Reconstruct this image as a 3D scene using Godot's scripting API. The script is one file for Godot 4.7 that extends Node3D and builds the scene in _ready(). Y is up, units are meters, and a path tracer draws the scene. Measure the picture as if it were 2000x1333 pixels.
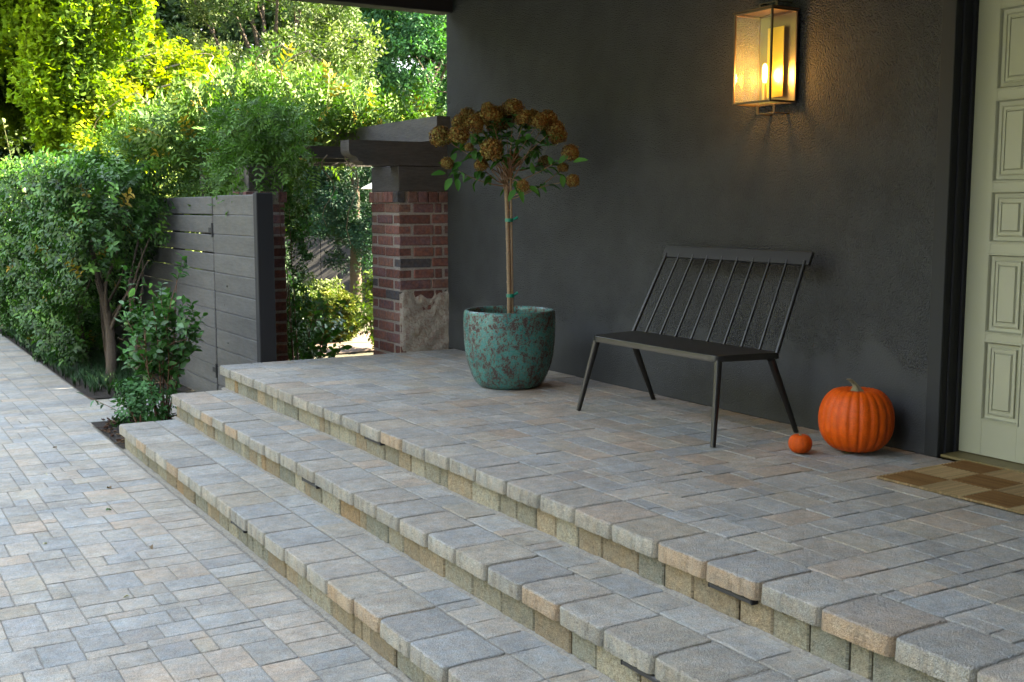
extends Node3D
# ---------------------------------------------------------------- helpers: mesh builder
class MB:
	var v := PackedVector3Array()
	var n := PackedVector3Array()
	var c := PackedColorArray()
	var u := PackedVector2Array()
	var i := PackedInt32Array()
	func vert(p: Vector3, nn: Vector3, uv := Vector2.ZERO, col := Color.WHITE) -> int:
		v.append(p); n.append(nn); u.append(uv); c.append(col)
		return v.size() - 1
	func tri(a: int, b: int, d: int) -> void:
		var g: Vector3 = (v[d] - v[a]).cross(v[b] - v[a])
		if g.dot(n[a] + n[b] + n[d]) < 0.0:
			i.append(a); i.append(d); i.append(b)
		else:
			i.append(a); i.append(b); i.append(d)
	func quad(a: int, b: int, d: int, e: int) -> void:
		tri(a, b, d); tri(a, d, e)
	func flat(p: Array, col := Color.WHITE, uvs := [], out := Vector3.ZERO) -> void:
		var g: Vector3 = (p[2] - p[0]).cross(p[1] - p[0]).normalized()
		if out != Vector3.ZERO and g.dot(out) < 0.0:
			g = -g
		var k := v.size()
		for q in p.size():
			vert(p[q], g, uvs[q] if uvs.size() else Vector2(p[q].x + p[q].z, p[q].y), col)
		for q in range(1, p.size() - 1):
			tri(k, k + q, k + q + 1)
	func add(o: MB, t: Transform3D, tint := Color.WHITE) -> void:
		var k := v.size()
		for q in o.v.size():
			v.append(t * o.v[q]); n.append((t.basis * o.n[q]).normalized()); u.append(o.u[q]); c.append(o.c[q] * tint)
		for q in o.i:
			i.append(q + k)
	# chamfered box, centred on ctr
	func box(ctr: Vector3, s: Vector3, bev := 0.003, col := Color.WHITE, uvo := Vector2.ZERO, uvs := 1.0) -> void:
		var h := s * 0.5
		var b: float = min(bev, min(h.x, min(h.y, h.z)) * 0.9)
		var ax := [Vector3.RIGHT, Vector3.UP, Vector3.BACK]
		var he := [h.x, h.y, h.z]
		for a in 3:
			for sg in [-1.0, 1.0]:
				var w: Vector3 = ax[a] * sg
				var p1: Vector3 = ax[(a + 1) % 3]
				var p2: Vector3 = ax[(a + 2) % 3]
				var e1: float = he[(a + 1) % 3]
				var e2: float = he[(a + 2) % 3]
				var k := v.size()
				for q in [[-1, -1], [1, -1], [1, 1], [-1, 1]]:
					var p: Vector3 = w * float(he[a]) + p1 * (e1 - b) * q[0] + p2 * (e2 - b) * q[1]
					var uv := Vector2(p.x, p.y)
					if a == 0: uv = Vector2(p.z, p.y)
					elif a == 1: uv = Vector2(p.x, p.z)
					vert(ctr + p, w, uv * uvs + uvo, col)
				quad(k, k + 1, k + 2, k + 3)
		for a in 3:
			for s1 in [-1.0, 1.0]:
				for s2 in [-1.0, 1.0]:
					var d1: Vector3 = ax[(a + 1) % 3] * s1
					var d2: Vector3 = ax[(a + 2) % 3] * s2
					var e1: float = he[(a + 1) % 3]
					var e2: float = he[(a + 2) % 3]
					var nn: Vector3 = (d1 + d2).normalized()
					var k := v.size()
					for t in [-1.0, 1.0]:
						var along: Vector3 = ax[a] * (float(he[a]) - b) * t
						var p: Vector3 = along + d1 * e1 + d2 * (e2 - b)
						var p2: Vector3 = along + d1 * (e1 - b) + d2 * e2
						vert(ctr + p, nn, Vector2(p.x + p.z, p.y) * uvs + uvo, col)
						vert(ctr + p2, nn, Vector2(p2.x + p2.z, p2.y) * uvs + uvo, col)
					quad(k, k + 1, k + 3, k + 2)
		for sx in [-1.0, 1.0]:
			for sy in [-1.0, 1.0]:
				for sz in [-1.0, 1.0]:
					var nn := Vector3(sx, sy, sz).normalized()
					var k := v.size()
					vert(ctr + Vector3(h.x * sx, (h.y - b) * sy, (h.z - b) * sz), nn, uvo, col)
					vert(ctr + Vector3((h.x - b) * sx, h.y * sy, (h.z - b) * sz), nn, uvo, col)
					vert(ctr + Vector3((h.x - b) * sx, (h.y - b) * sy, h.z * sz), nn, uvo, col)
					tri(k, k + 1, k + 2)
	# slab with rounded top edge; outline in x,z
	func rf(a: float, b: float) -> float: return a + (b - a) * fposmod(sin(float(v.size()) * 12.9898 + a * 78.2) * 43758.5453, 1.0)
	func slab(o: PackedVector2Array, y0: float, y1: float, bev: float, col: Color, col2: Color, uvo: Vector2, dir := Vector2.RIGHT, botcap := false, sidecol := Color(-1, 0, 0), wear := 0.0) -> void:
		var m := o.size()
		var ctr := Vector2.ZERO
		for p in o: ctr += p
		ctr /= m
		var outw := []
		var ext := 0.0001
		for q in m:
			var e1: Vector2 = (o[q] - o[(q + m - 1) % m]).normalized()
			var e2: Vector2 = (o[(q + 1) % m] - o[q]).normalized()
			var w := (Vector2(e1.y, -e1.x) + Vector2(e2.y, -e2.x)).normalized()
			if w.dot(o[q] - ctr) < 0.0: w = -w
			outw.append(w)
			ext = max(ext, absf((o[q] - ctr).dot(dir)))
		var mixc := func(p: Vector2) -> Color:
			return col.lerp(col2, clampf(0.5 + 0.5 * (p - ctr).dot(dir) / ext, 0, 1))
		var k := v.size()
		vert(Vector3(ctr.x, y1, ctr.y), Vector3.UP, ctr + uvo, col.lerp(col2, 0.5))
		for ring in 4:
			for q in m:
				var w: Vector2 = outw[q]
				var ins: float = [bev, bev * 0.35, 0.0, 0.0][ring]
				var yy: float = [y1, y1 - bev * 0.3, y1 - bev * 0.9, y0][ring]
				var up: float = [1.0, 0.75, 0.2, 0.0][ring]
				if wear > 0.0 and ring < 3:
					ins += rf(-0.4, 1.0) * wear
					yy -= rf(0.0, 0.5) * wear if ring > 0 else 0.0
				var p: Vector2 = o[q] - w * ins
				var uv: Vector2 = o[q] + w * (-ins + (y1 - yy))
				var cc: Color = (mixc as Callable).call(p)
				if ring >= 2 and sidecol.r >= 0.0: cc = cc.lerp(sidecol, 0.8)
				vert(Vector3(p.x, yy, p.y), Vector3(w.x * sqrt(1.0 - up * up), up, w.y * sqrt(1.0 - up * up)), uv + uvo, cc)
		for q in m:
			tri(k, k + 1 + q, k + 1 + (q + 1) % m)
		for ring in 3:
			for q in m:
				var a := k + 1 + ring * m + q
				var b := k + 1 + ring * m + (q + 1) % m
				quad(a, b, b + m, a + m)
		if botcap:
			var k2 := v.size()
			for q in m: vert(Vector3(o[q].x, y0, o[q].y), Vector3.DOWN, o[q], col)
			for q in range(1, m - 1): tri(k2, k2 + q, k2 + q + 1)
	func tube(p: Array, r: Array, sides := 6, col := Color.WHITE, capped := true) -> void:
		var k0 := v.size()
		var side := Vector3.ZERO
		var run := 0.0
		for q in p.size():
			var d: Vector3 = (p[min(q + 1, p.size() - 1)] - p[max(q - 1, 0)]).normalized()
			if side == Vector3.ZERO:
				side = d.cross(Vector3.UP if absf(d.y) < 0.9 else Vector3.RIGHT).normalized()
			side = (side - d * side.dot(d)).normalized()
			var bi := d.cross(side)
			if q > 0: run += p[q].distance_to(p[q - 1])
			for s in sides + 1:
				var a := TAU * s / sides
				var w := side * cos(a) + bi * sin(a)
				vert(p[q] + w * float(r[q]), w, Vector2(float(s) / sides, run), col)
		for q in p.size() - 1:
			for s in sides:
				var a := k0 + q * (sides + 1) + s
				quad(a, a + 1, a + sides + 2, a + sides + 1)
		if capped:
			for e in [0, p.size() - 1]:
				var d: Vector3 = (p[e] - p[1 if e == 0 else e - 1]).normalized()
				var k := v.size()
				for s in sides: vert(v[k0 + e * (sides + 1) + s], d, Vector2.ZERO, col)
				for s in range(1, sides - 1): tri(k, k + s, k + s + 1)
	# grid of points rows x cols with smooth normals
	func grid(g: Array, closed := false, cols := [], uvscale := Vector2.ONE, out_from = null) -> void:
		var rows := g.size()
		var m: int = g[0].size()
		var k0 := v.size()
		for r in rows:
			for q in m:
				var qa: int = (q + 1) % m if closed else min(q + 1, m - 1)
				var qb: int = (q + m - 1) % m if closed else max(q - 1, 0)
				if closed and q == m - 1: qa = 1
				if closed and q == 0: qb = m - 2
				var du: Vector3 = g[r][qa] - g[r][qb]
				var dv: Vector3 = g[min(r + 1, rows - 1)][q] - g[max(r - 1, 0)][q]
				var nn := du.cross(dv).normalized()
				if out_from != null and nn.dot(g[r][q] - out_from) < 0.0: nn = -nn
				vert(g[r][q], nn, Vector2(float(q) / (m - 1), float(r) / (rows - 1)) * uvscale, cols[r][q] if cols.size() else Color.WHITE)
		for r in rows - 1:
			for q in m - 1:
				var a := k0 + r * m + q
				quad(a, a + 1, a + m + 1, a + m)
	func lathe(prof: Array, segs: int, col := Color.WHITE, uvs := Vector2.ONE) -> void:
		# prof: [r, y, nr, ny]
		var k0 := v.size()
		var run := 0.0
		for r in prof.size():
			if r > 0: run += Vector2(prof[r][0] - prof[r - 1][0], prof[r][1] - prof[r - 1][1]).length()
			var a0: Array = prof[max(r - 1, 0)]
			var a1: Array = prof[min(r + 1, prof.size() - 1)]
			var t := Vector2(float(a1[0]) - float(a0[0]), float(a1[1]) - float(a0[1])).normalized()
			for s in segs + 1:
				var a := TAU * s / segs
				var nn := Vector3(cos(a) * t.y, -t.x, sin(a) * t.y).normalized()
				vert(Vector3(cos(a) * prof[r][0], prof[r][1], sin(a) * prof[r][0]), nn, Vector2(float(s) / segs, run) * uvs, col)
		for r in prof.size() - 1:
			for s in segs:
				var a := k0 + r * (segs + 1) + s
				quad(a, a + 1, a + segs + 2, a + segs + 1)
	# a leaf folded along its midrib; d along, up = its upper side
	func leaf(o: Vector3, d: Vector3, up: Vector3, ln: float, wd: float, col: Color, fold := 0.25, droop := 0.15) -> void:
		var s := d.cross(up).normalized()
		var nn := s.cross(d).normalized()
		var k := v.size()
		var mid := o + d * ln * 0.45
		var hi := o + d * ln * 0.78 - nn * ln * droop * 0.5
		var tip := o + d * ln - nn * ln * droop
		var lift := nn * wd * fold
		vert(o, nn, Vector2(0.5, 0), col)
		vert(mid, nn, Vector2(0.5, 0.45), col)
		vert(tip, nn, Vector2(0.5, 1), col)
		for sg in [-1.0, 1.0]:
			var ns: Vector3 = (nn - s * float(sg) * fold).normalized()
			vert(o + d * ln * 0.22 + s * sg * wd * 0.38 + lift * 0.7, ns, Vector2(0.5 + 0.4 * sg, 0.22), col)
			vert(mid + s * sg * wd * 0.5 + lift, ns, Vector2(0.5 + 0.5 * sg, 0.45), col)
			vert(hi + s * sg * wd * 0.32 + lift * 0.6, ns, Vector2(0.5 + 0.3 * sg, 0.8), col)
		for q in [3, 6]:
			tri(k, k + q, k + 1); tri(k + q, k + q + 1, k + 1); tri(k + q + 1, k + q + 2, k + 1); tri(k + q + 2, k + 2, k + 1)
	# three-triangle leaf for masses
	func lite(o: Vector3, d: Vector3, up: Vector3, ln: float, wd: float, col: Color) -> void:
		var s := d.cross(up).normalized()
		var nn := s.cross(d).normalized()
		var k := v.size()
		vert(o, nn, Vector2(0.5, 0), col)
		vert(o + d * ln * 0.45 + s * wd * 0.5 + nn * wd * 0.12, nn, Vector2(1, 0.45), col)
		vert(o + d * ln - nn * ln * 0.12, nn, Vector2(0.5, 1), col)
		vert(o + d * ln * 0.45 - s * wd * 0.5 + nn * wd * 0.12, nn, Vector2(0, 0.45), col)
		tri(k, k + 1, k + 2); tri(k, k + 2, k + 3)
	func mesh() -> ArrayMesh:
		var a := []
		a.resize(Mesh.ARRAY_MAX)
		a[Mesh.ARRAY_VERTEX] = v; a[Mesh.ARRAY_NORMAL] = n; a[Mesh.ARRAY_COLOR] = c; a[Mesh.ARRAY_TEX_UV] = u; a[Mesh.ARRAY_INDEX] = i
		var m := ArrayMesh.new()
		m.add_surface_from_arrays(Mesh.PRIMITIVE_TRIANGLES, a)
		return m

var rng := RandomNumberGenerator.new()
var used := {}
var M := {}

func rf(a: float, b: float) -> float: return rng.randf_range(a, b)
func numbered(called: String) -> String:
	used[called] = used.get(called, -1) + 1
	return called if used[called] == 0 else "%s_%03d" % [called, used[called]]
func tag(o: Node, label: String, category := "", group := "", kind := "") -> Node:
	o.set_meta("label", label)
	if category: o.set_meta("category", category)
	if group: o.set_meta("group", group)
	if kind: o.set_meta("kind", kind)
	return o
func base(called: String, where := Vector3.ZERO, turn := 0.0) -> Node3D:
	var o := Node3D.new()
	o.name = numbered(called)
	add_child(o)
	o.position = where
	o.rotation.y = turn
	return o
func put(parent: Node, called: String, m: Mesh, material: Material, where := Vector3.ZERO, b := Basis.IDENTITY) -> MeshInstance3D:
	var o := MeshInstance3D.new()
	o.name = numbered(called) if parent == self else called
	o.mesh = m
	o.material_override = material
	o.transform = Transform3D(b, where)
	parent.add_child(o, true)
	return o
func obj(parent: Node, called: String, b: MB, material: Material, where := Vector3.ZERO) -> MeshInstance3D:
	return put(parent, called, b.mesh(), material, where)
func stuff(parent: Node, called: String, m: Mesh, material: Material, tr: Array, tints: Array) -> MultiMeshInstance3D:
	var mm := MultiMesh.new()
	mm.transform_format = MultiMesh.TRANSFORM_3D
	mm.use_colors = true
	mm.mesh = m
	mm.instance_count = tr.size()
	for q in tr.size():
		mm.set_instance_transform(q, tr[q])
		mm.set_instance_color(q, tints[q])
	var o := MultiMeshInstance3D.new()
	o.name = numbered(called) if parent == self else called
	o.multimesh = mm
	o.material_override = material
	parent.add_child(o, true)
	o.set_meta("kind", "stuff")
	return o

# ---------------------------------------------------------------- helpers: textures and materials
func lin(r: float, g: float, b: float) -> Color: return Color(r, g, b).linear_to_srgb()
func nz(w: int, h: int, freq: float, sd: int, oct := 3, kind := FastNoiseLite.TYPE_SIMPLEX_SMOOTH, sx := 1.0) -> PackedByteArray:
	var f := FastNoiseLite.new()
	f.noise_type = kind
	f.frequency = freq
	f.seed = sd
	f.fractal_octaves = oct
	if oct <= 1: f.fractal_type = FastNoiseLite.FRACTAL_NONE
	if kind == FastNoiseLite.TYPE_CELLULAR: f.cellular_return_type = FastNoiseLite.RETURN_DISTANCE
	var im := f.get_seamless_image(int(w / sx), h) if sx != 1.0 else f.get_seamless_image(w, h)
	if sx != 1.0: im.resize(w, h, Image.INTERPOLATE_CUBIC)
	im.convert(Image.FORMAT_L8)
	return im.get_data()
func tex_l(d: PackedByteArray, w: int, h: int) -> ImageTexture:
	return ImageTexture.create_from_image(Image.create_from_data(w, h, false, Image.FORMAT_L8, d))
func tex_rgb(d: PackedByteArray, w: int, h: int) -> ImageTexture:
	return ImageTexture.create_from_image(Image.create_from_data(w, h, false, Image.FORMAT_RGB8, d))
func s8(x: float) -> int:
	x = clampf(x, 0.0, 1.0)
	return int(255.0 * (x * 12.92 if x < 0.0031308 else 1.055 * pow(x, 0.41666) - 0.055) + 0.5)
# colour of linear base times noise; warm tints it by a second noise
func mottled(w: int, h: int, layers: Array, col: Array, warm := 0.0, sx := 1.0) -> ImageTexture:
	var lut := PackedByteArray()
	for q in 1025: lut.append(s8(q / 1024.0))
	var L := []
	for l in layers: L.append(nz(w, h, l[0], l[2], l[3] if l.size() > 3 else 3, FastNoiseLite.TYPE_SIMPLEX_SMOOTH, sx))
	var W := nz(w, h, 0.012, 77, 2)
	var d := PackedByteArray()
	d.resize(w * h * 3)
	var nl := L.size()
	for q in w * h:
		var x := 1.0
		for k in nl: x += layers[k][1] * (L[k][q] / 127.5 - 1.0)
		var ww: float = warm * (W[q] / 127.5 - 1.0)
		d[q * 3] = lut[clampi(int(col[0] * x * (1.0 + ww) * 1024), 0, 1024)]
		d[q * 3 + 1] = lut[clampi(int(col[1] * x * 1024), 0, 1024)]
		d[q * 3 + 2] = lut[clampi(int(col[2] * x * (1.0 - ww) * 1024), 0, 1024)]
	return tex_rgb(d, w, h)
func mixed_height(w: int, h: int, layers: Array, sx := 1.0) -> ImageTexture:
	var d := PackedByteArray()
	d.resize(w * h)
	var L := []
	for l in layers: L.append(nz(w, h, l[0], l[2], l[3] if l.size() > 3 else 3, l[4] if l.size() > 4 else FastNoiseLite.TYPE_SIMPLEX_SMOOTH, sx))
	for q in w * h:
		var x := 0.5
		for k in L.size(): x += layers[k][1] * (L[k][q] / 255.0 - 0.5)
		d[q] = clampi(int(x * 255), 0, 255)
	return tex_l(d, w, h)
func mat(called: String, col: Color, rough := 0.8, opt := {}) -> StandardMaterial3D:
	var m := StandardMaterial3D.new()
	m.resource_name = called
	m.albedo_color = col
	m.roughness = rough
	m.vertex_color_use_as_albedo = opt.get("vc", true)
	m.metallic = opt.get("metal", 0.0)
	m.metallic_specular = opt.get("spec", 0.5)
	if opt.has("tex"): m.albedo_texture = opt.tex
	if opt.has("bump"):
		m.heightmap_enabled = true
		m.heightmap_texture = opt.bump
		m.heightmap_scale = opt.get("depth", 0.3)
	if opt.has("scale"): m.uv1_scale = Vector3.ONE * float(opt.scale) if not opt.scale is Vector3 else opt.scale
	if opt.get("tri", false): m.uv1_triplanar = true
	if opt.get("world", false):
		m.uv1_triplanar = true
		m.uv1_world_triplanar = true
	if opt.has("back"):
		m.backlight_enabled = true
		m.backlight = opt.back
	m.cull_mode = BaseMaterial3D.CULL_DISABLED
	return m

func make_materials() -> void:
	var ptex := mottled(1024, 1024, [[0.008, 0.12, 1, 3], [0.028, 0.16, 2, 3], [0.065, 0.24, 3, 2], [0.13, 0.34, 4, 2]], [0.66, 0.66, 0.66], 0.07)
	var pbump := mixed_height(1024, 1024, [[0.01, 0.25, 5, 3], [0.055, 0.45, 6, 3], [0.13, 0.45, 7, 2]])
	M.paver = mat("paver", Color.WHITE, 0.86, {"tex": ptex, "bump": pbump, "depth": 0.6, "scale": 1.6, "spec": 0.4})
	M.paver.detail_enabled = true
	M.paver.detail_blend_mode = BaseMaterial3D.BLEND_MODE_MUL
	M.paver.detail_uv_layer = BaseMaterial3D.DETAIL_UV_2
	M.paver.detail_albedo = mottled(512, 512, [[0.012, 0.16, 81, 4], [0.05, 0.12, 82, 4]], [0.86, 0.85, 0.82], 0.03)
	M.paver.uv2_triplanar = true
	M.paver.uv2_world_triplanar = true
	M.paver.uv2_scale = Vector3.ONE * 0.42
	M.cap = M.paver.duplicate()
	M.cap.resource_name = "cap_stone"
	M.cap.heightmap_scale = 0.8
	var rtex := mottled(512, 512, [[0.015, 0.18, 11, 3], [0.05, 0.3, 12, 2], [0.13, 0.4, 13, 2]], [0.6, 0.6, 0.6], 0.07)
	var rbump := mixed_height(512, 512, [[0.04, 0.4, 14, 3], [0.13, 0.7, 15, 2]])
	M.riser = mat("split_block", lin(0.66, 0.65, 0.60), 0.95, {"tex": rtex, "bump": rbump, "depth": 0.5, "scale": 2.6, "spec": 0.3})
	M.sand = mat("joint_sand", lin(0.36, 0.335, 0.285), 1.0, {"tex": rtex, "bump": rbump, "depth": 0.5, "scale": 3.0, "world": true, "spec": 0.2})
	# stucco: one picture for the porch wall, smoother cement skirt towards the floor
	var W := 2048
	var H := 1240
	var g1 := nz(W, H, 0.21, 21, 2)
	var g2 := nz(W, H, 0.36, 22, 1)
	var g3 := nz(W, H, 0.012, 23, 3)
	var g4 := nz(W, H, 0.0035, 24, 3)
	var hd := PackedByteArray()
	hd.resize(W * H)
	var cd := PackedByteArray()
	cd.resize(W * H * 3)
	for y in H:
		var yy := 3.1 * (1.0 - (y + 0.5) / H)
		for x in W:
			var q := y * W + x
			var edge: float = 0.40 + 0.13 * (g4[q] / 127.5 - 1.0) + 0.10 * (g3[q] / 127.5 - 1.0)
			var rough := smoothstep(-0.05, 0.06, yy - edge)
			var a: float = g1[q] / 255.0
			var pit := clampf((0.42 - a) * 4.0, 0.0, 1.0)
			hd[q] = clampi(int(150.0 + (0.16 + 0.84 * rough) * (-120.0 * pit + 90.0 * (a - 0.5) + 36.0 * (g2[q] / 255.0 - 0.5))), 0, 255)
			var t: float = 0.047 * (1.0 + 0.13 * (g4[q] / 127.5 - 1.0) + 0.10 * (g3[q] / 127.5 - 1.0) + 0.10 * (g2[q] / 127.5 - 1.0) * (0.3 + rough))
			cd[q * 3] = s8(t * 0.95)
			cd[q * 3 + 1] = s8(t * 1.0)
			cd[q * 3 + 2] = s8(t * 1.0)
	M.stucco = mat("stucco", Color.WHITE, 0.92, {"tex": tex_rgb(cd, W, H), "bump": tex_l(hd, W, H), "depth": 1.5, "spec": 0.3})
	# wood
	var wtex := mottled(1024, 512, [[0.05, 0.25, 31, 4], [0.2, 0.2, 32, 2], [0.008, 0.15, 33, 2]], [0.6, 0.6, 0.6], 0.06, 8.0)
	var wbump := mixed_height(1024, 512, [[0.06, 0.5, 31, 4], [0.25, 0.35, 34, 2]], 8.0)
	M.fence = mat("stained_board", lin(0.115, 0.115, 0.113), 0.62, {"tex": wtex, "bump": wbump, "depth": 0.12, "scale": Vector3(0.8, 1.6, 1), "spec": 0.5})
	M.timber = mat("painted_timber", lin(0.105, 0.095, 0.088), 0.7, {"tex": wtex, "bump": wbump, "depth": 0.25, "scale": Vector3(1.2, 2.4, 1)})
	M.black = mat("black_paint", lin(0.007, 0.0075, 0.009), 0.75, {"bump": wbump, "depth": 0.05})
	M.wing = mat("wing_stucco", lin(0.08, 0.08, 0.078), 0.95)
	M.casing = mat("casing_paint", lin(0.014, 0.0155, 0.0155), 0.8)
	M.ceiling = mat("ceiling_paint", lin(0.05, 0.05, 0.05), 0.7)
	M.roof = mat("roof_shingle", lin(0.08, 0.07, 0.065), 0.9)
	var dbump := mixed_height(512, 512, [[0.2, 0.5, 36, 2], [0.02, 0.3, 37, 2]])
	M.door = mat("door_paint", lin(0.29, 0.295, 0.205), 0.45, {"bump": dbump, "depth": 0.03, "scale": 3.0})
	M.threshold = mat("threshold", lin(0.14, 0.11, 0.04), 0.5)
	# brick
	var btex := mottled(512, 512, [[0.02, 0.3, 41, 3], [0.1, 0.25, 42, 2], [0.4, 0.25, 43, 1]], [0.62, 0.62, 0.62], 0.2)
	M.brick = mat("brick", Color.WHITE, 0.92, {"tex": btex, "bump": rbump, "depth": 0.35, "scale": 2.5, "spec": 0.3})
	M.mortar = mat("mortar", lin(0.52, 0.47, 0.41), 1.0, {"tex": rtex, "bump": rbump, "depth": 0.5, "scale": 4.0, "world": true})
	var ptc := PackedByteArray()
	ptc.resize(512 * 512 * 3)
	var q1 := nz(512, 512, 0.012, 45, 3)
	var q2 := nz(512, 512, 0.05, 46, 3)
	var q3 := nz(512, 512, 0.3, 47, 1)
	for q in 512 * 512:
		var w: float = 0.75 + 0.5 * (q3[q] / 255.0 - 0.5) + 0.4 * (q2[q] / 255.0 - 0.5)
		var red := smoothstep(0.58, 0.64, q2[q] / 255.0 * 0.6 + q1[q] / 255.0 * 0.4)
		var cc := Color(0.56, 0.51, 0.42).lerp(Color(0.26, 0.10, 0.07), red * 0.7)
		ptc[q * 3] = s8(cc.r * w); ptc[q * 3 + 1] = s8(cc.g * w); ptc[q * 3 + 2] = s8(cc.b * w)
	M.parge = mat("lime_render", Color.WHITE, 0.95, {"tex": tex_rgb(ptc, 512, 512), "bump": mixed_height(512, 512, [[0.02, 0.6, 48, 4], [0.2, 0.4, 49, 2]]), "depth": 1.2, "scale": 1.6})
	# pot glaze
	var pw := 1024
	var ph := 512
	var a1 := nz(pw, ph, 0.026, 51, 4)
	var a2 := nz(pw, ph, 0.055, 52, 3)
	var a3 := nz(pw, ph, 0.012, 53, 3)
	var a4 := nz(pw, ph, 0.2, 54, 2)
	var pc := PackedByteArray()
	pc.resize(pw * ph * 3)
	var pb := PackedByteArray()
	pb.resize(pw * ph)
	var pr := PackedByteArray()
	pr.resize(pw * ph)
	for q in pw * ph:
		var y := float(q / pw) / ph
		var m1: float = a1[q] / 255.0 * 0.24 + a2[q] / 255.0 * 0.34 + a4[q] / 255.0 * 0.42
		var lim := 0.475 + 0.10 * smoothstep(0.25, 0.8, a3[q] / 255.0)
		var br := smoothstep(lim - 0.02, lim + 0.04, m1)
		var rim := smoothstep(lim - 0.09, lim - 0.01, m1) * (1.0 - br)
		var teal := Color(0.018, 0.13, 0.125).lerp(Color(0.065, 0.20, 0.175), clampf(a3[q] / 255.0 * 1.3 - 0.2, 0, 1)).lerp(Color(0.015, 0.11, 0.12), clampf(a4[q] / 255.0 * 1.4 - 0.5, 0, 1) * 0.6)
		var cc := teal.lerp(Color(0.17, 0.22, 0.15), rim * 0.5).lerp(Color(0.050, 0.022, 0.018), br * 0.95)
		pc[q * 3] = s8(cc.r); pc[q * 3 + 1] = s8(cc.g); pc[q * 3 + 2] = s8(cc.b)
		pb[q] = clampi(int(160 - 70 * br + 60 * (a4[q] / 255.0 - 0.5) + 40 * (a2[q] / 255.0 - 0.5)), 0, 255)
		pr[q] = clampi(int(70 + 130 * br + 60 * (a4[q] / 255.0 - 0.5)), 0, 255)
	M.pot = mat("glaze", Color.WHITE, 1.0, {"tex": tex_rgb(pc, pw, ph), "bump": tex_l(pb, pw, ph), "depth": 0.3})
	M.pot.roughness_texture = tex_l(pr, pw, ph)
	M.pot.roughness_texture_channel = BaseMaterial3D.TEXTURE_CHANNEL_RED
	M.soil = mat("soil", lin(0.035, 0.024, 0.016), 1.0, {"tex": rtex, "bump": rbump, "depth": 2.0, "scale": 2.0, "world": true})
	M.ground = mat("garden_soil", lin(0.09, 0.085, 0.05), 1.0, {"tex": rtex, "bump": rbump, "depth": 2.0, "scale": 0.7, "world": true})
	M.path = mat("garden_path", lin(0.20, 0.14, 0.105), 0.95, {"tex": rtex, "bump": rbump, "depth": 1.0, "scale": 1.0, "world": true})
	M.farpave = mat("far_paving", lin(0.32, 0.32, 0.31), 0.9, {"tex": ptex, "bump": pbump, "depth": 0.3, "scale": 0.8, "world": true})
	# plants
	M.leaf = mat("glossy_leaf", Color.WHITE, 0.5, {"back": Color(0.5, 0.6, 0.2), "spec": 0.5})
	M.leafm = mat("leaf", Color.WHITE, 0.68, {"back": Color(0.62, 0.7, 0.25), "spec": 0.4})
	M.ginkgo = mat("ginkgo_leaf", Color.WHITE, 0.6, {"back": Color(0.95, 0.95, 0.3), "spec": 0.3})
	M.bark = mat("bark", lin(0.16, 0.12, 0.085), 0.95, {"tex": rtex, "bump": rbump, "depth": 1.5, "tri": true, "scale": 3.0})
	M.palebark = mat("pale_bark", lin(0.42, 0.36, 0.30), 0.95, {"tex": rtex, "bump": rbump, "depth": 2.0, "tri": true, "scale": 1.5})
	M.cane = mat("cane", lin(0.36, 0.25, 0.14), 0.7, {"tex": rtex, "bump": rbump, "depth": 0.3, "tri": true, "scale": 8.0})
	M.shoot = mat("young_shoot", lin(0.16, 0.17, 0.07), 0.6)
	M.twig = mat("twig", lin(0.20, 0.12, 0.06), 0.75)
	M.stem = mat("stem", lin(0.12, 0.06, 0.03), 0.7)
	M.floret = mat("dry_floret", Color.WHITE, 0.9, {"back": Color(0.5, 0.4, 0.2), "spec": 0.2})
	M.tape = mat("green_tape", lin(0.0, 0.16, 0.10), 0.3)
	# furniture
	M.steel = mat("powder_coat", lin(0.034, 0.033, 0.030), 0.3, {"bump": dbump, "depth": 0.01, "scale": 6.0, "metal": 0.6})
	M.pumpkin = mat("pumpkin_skin", Color.WHITE, 0.47, {"tex": mottled(512, 512, [[0.012, 0.16, 61, 4], [0.06, 0.14, 62, 3], [0.2, 0.10, 64, 2]], [0.80, 0.80, 0.80], 0.05), "bump": mixed_height(512, 512, [[0.04, 0.5, 63, 3], [0.15, 0.4, 65, 2]]), "depth": 0.22, "scale": 2.0, "spec": 0.36})
	M.stalk = mat("pumpkin_stalk", lin(0.30, 0.27, 0.15), 0.85, {"bump": rbump, "depth": 0.5, "scale": 6.0})
	M.bronze = mat("bronze", lin(0.10, 0.075, 0.05), 0.42, {"metal": 0.75})
	M.brass = mat("brass", lin(0.75, 0.52, 0.12), 0.28, {"metal": 1.0, "bump": wbump, "depth": 0.02})
	M.mirror = mat("aged_mirror", lin(0.24, 0.21, 0.13), 0.36, {"metal": 1.0, "bump": wbump, "depth": 0.02})
	M.glass = mat("lamp_glass", Color(1, 1, 1, 0.05), 0.04, {"vc": false})
	M.glass.transparency = BaseMaterial3D.TRANSPARENCY_ALPHA
	M.bulb = mat("bulb_glow", Color(1, 0.8, 0.5), 0.3, {"vc": false})
	M.bulb.emission_enabled = true
	M.bulb.emission = Color(1.0, 0.72, 0.34)
	M.bulb.emission_energy_multiplier = 1.2
	M.ledbar = mat("light_bar", lin(0.045, 0.045, 0.045), 0.55, {"metal": 0.4})
	M.canvas = mat("canvas", lin(0.7, 0.68, 0.64), 0.9, {"back": Color(0.5, 0.5, 0.5)})
	# jute
	var jb := PackedByteArray()
	jb.resize(512 * 512)
	var j1 := nz(512, 512, 0.05, 71, 2)
	var j2 := nz(512, 512, 0.3, 72, 1)
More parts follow.
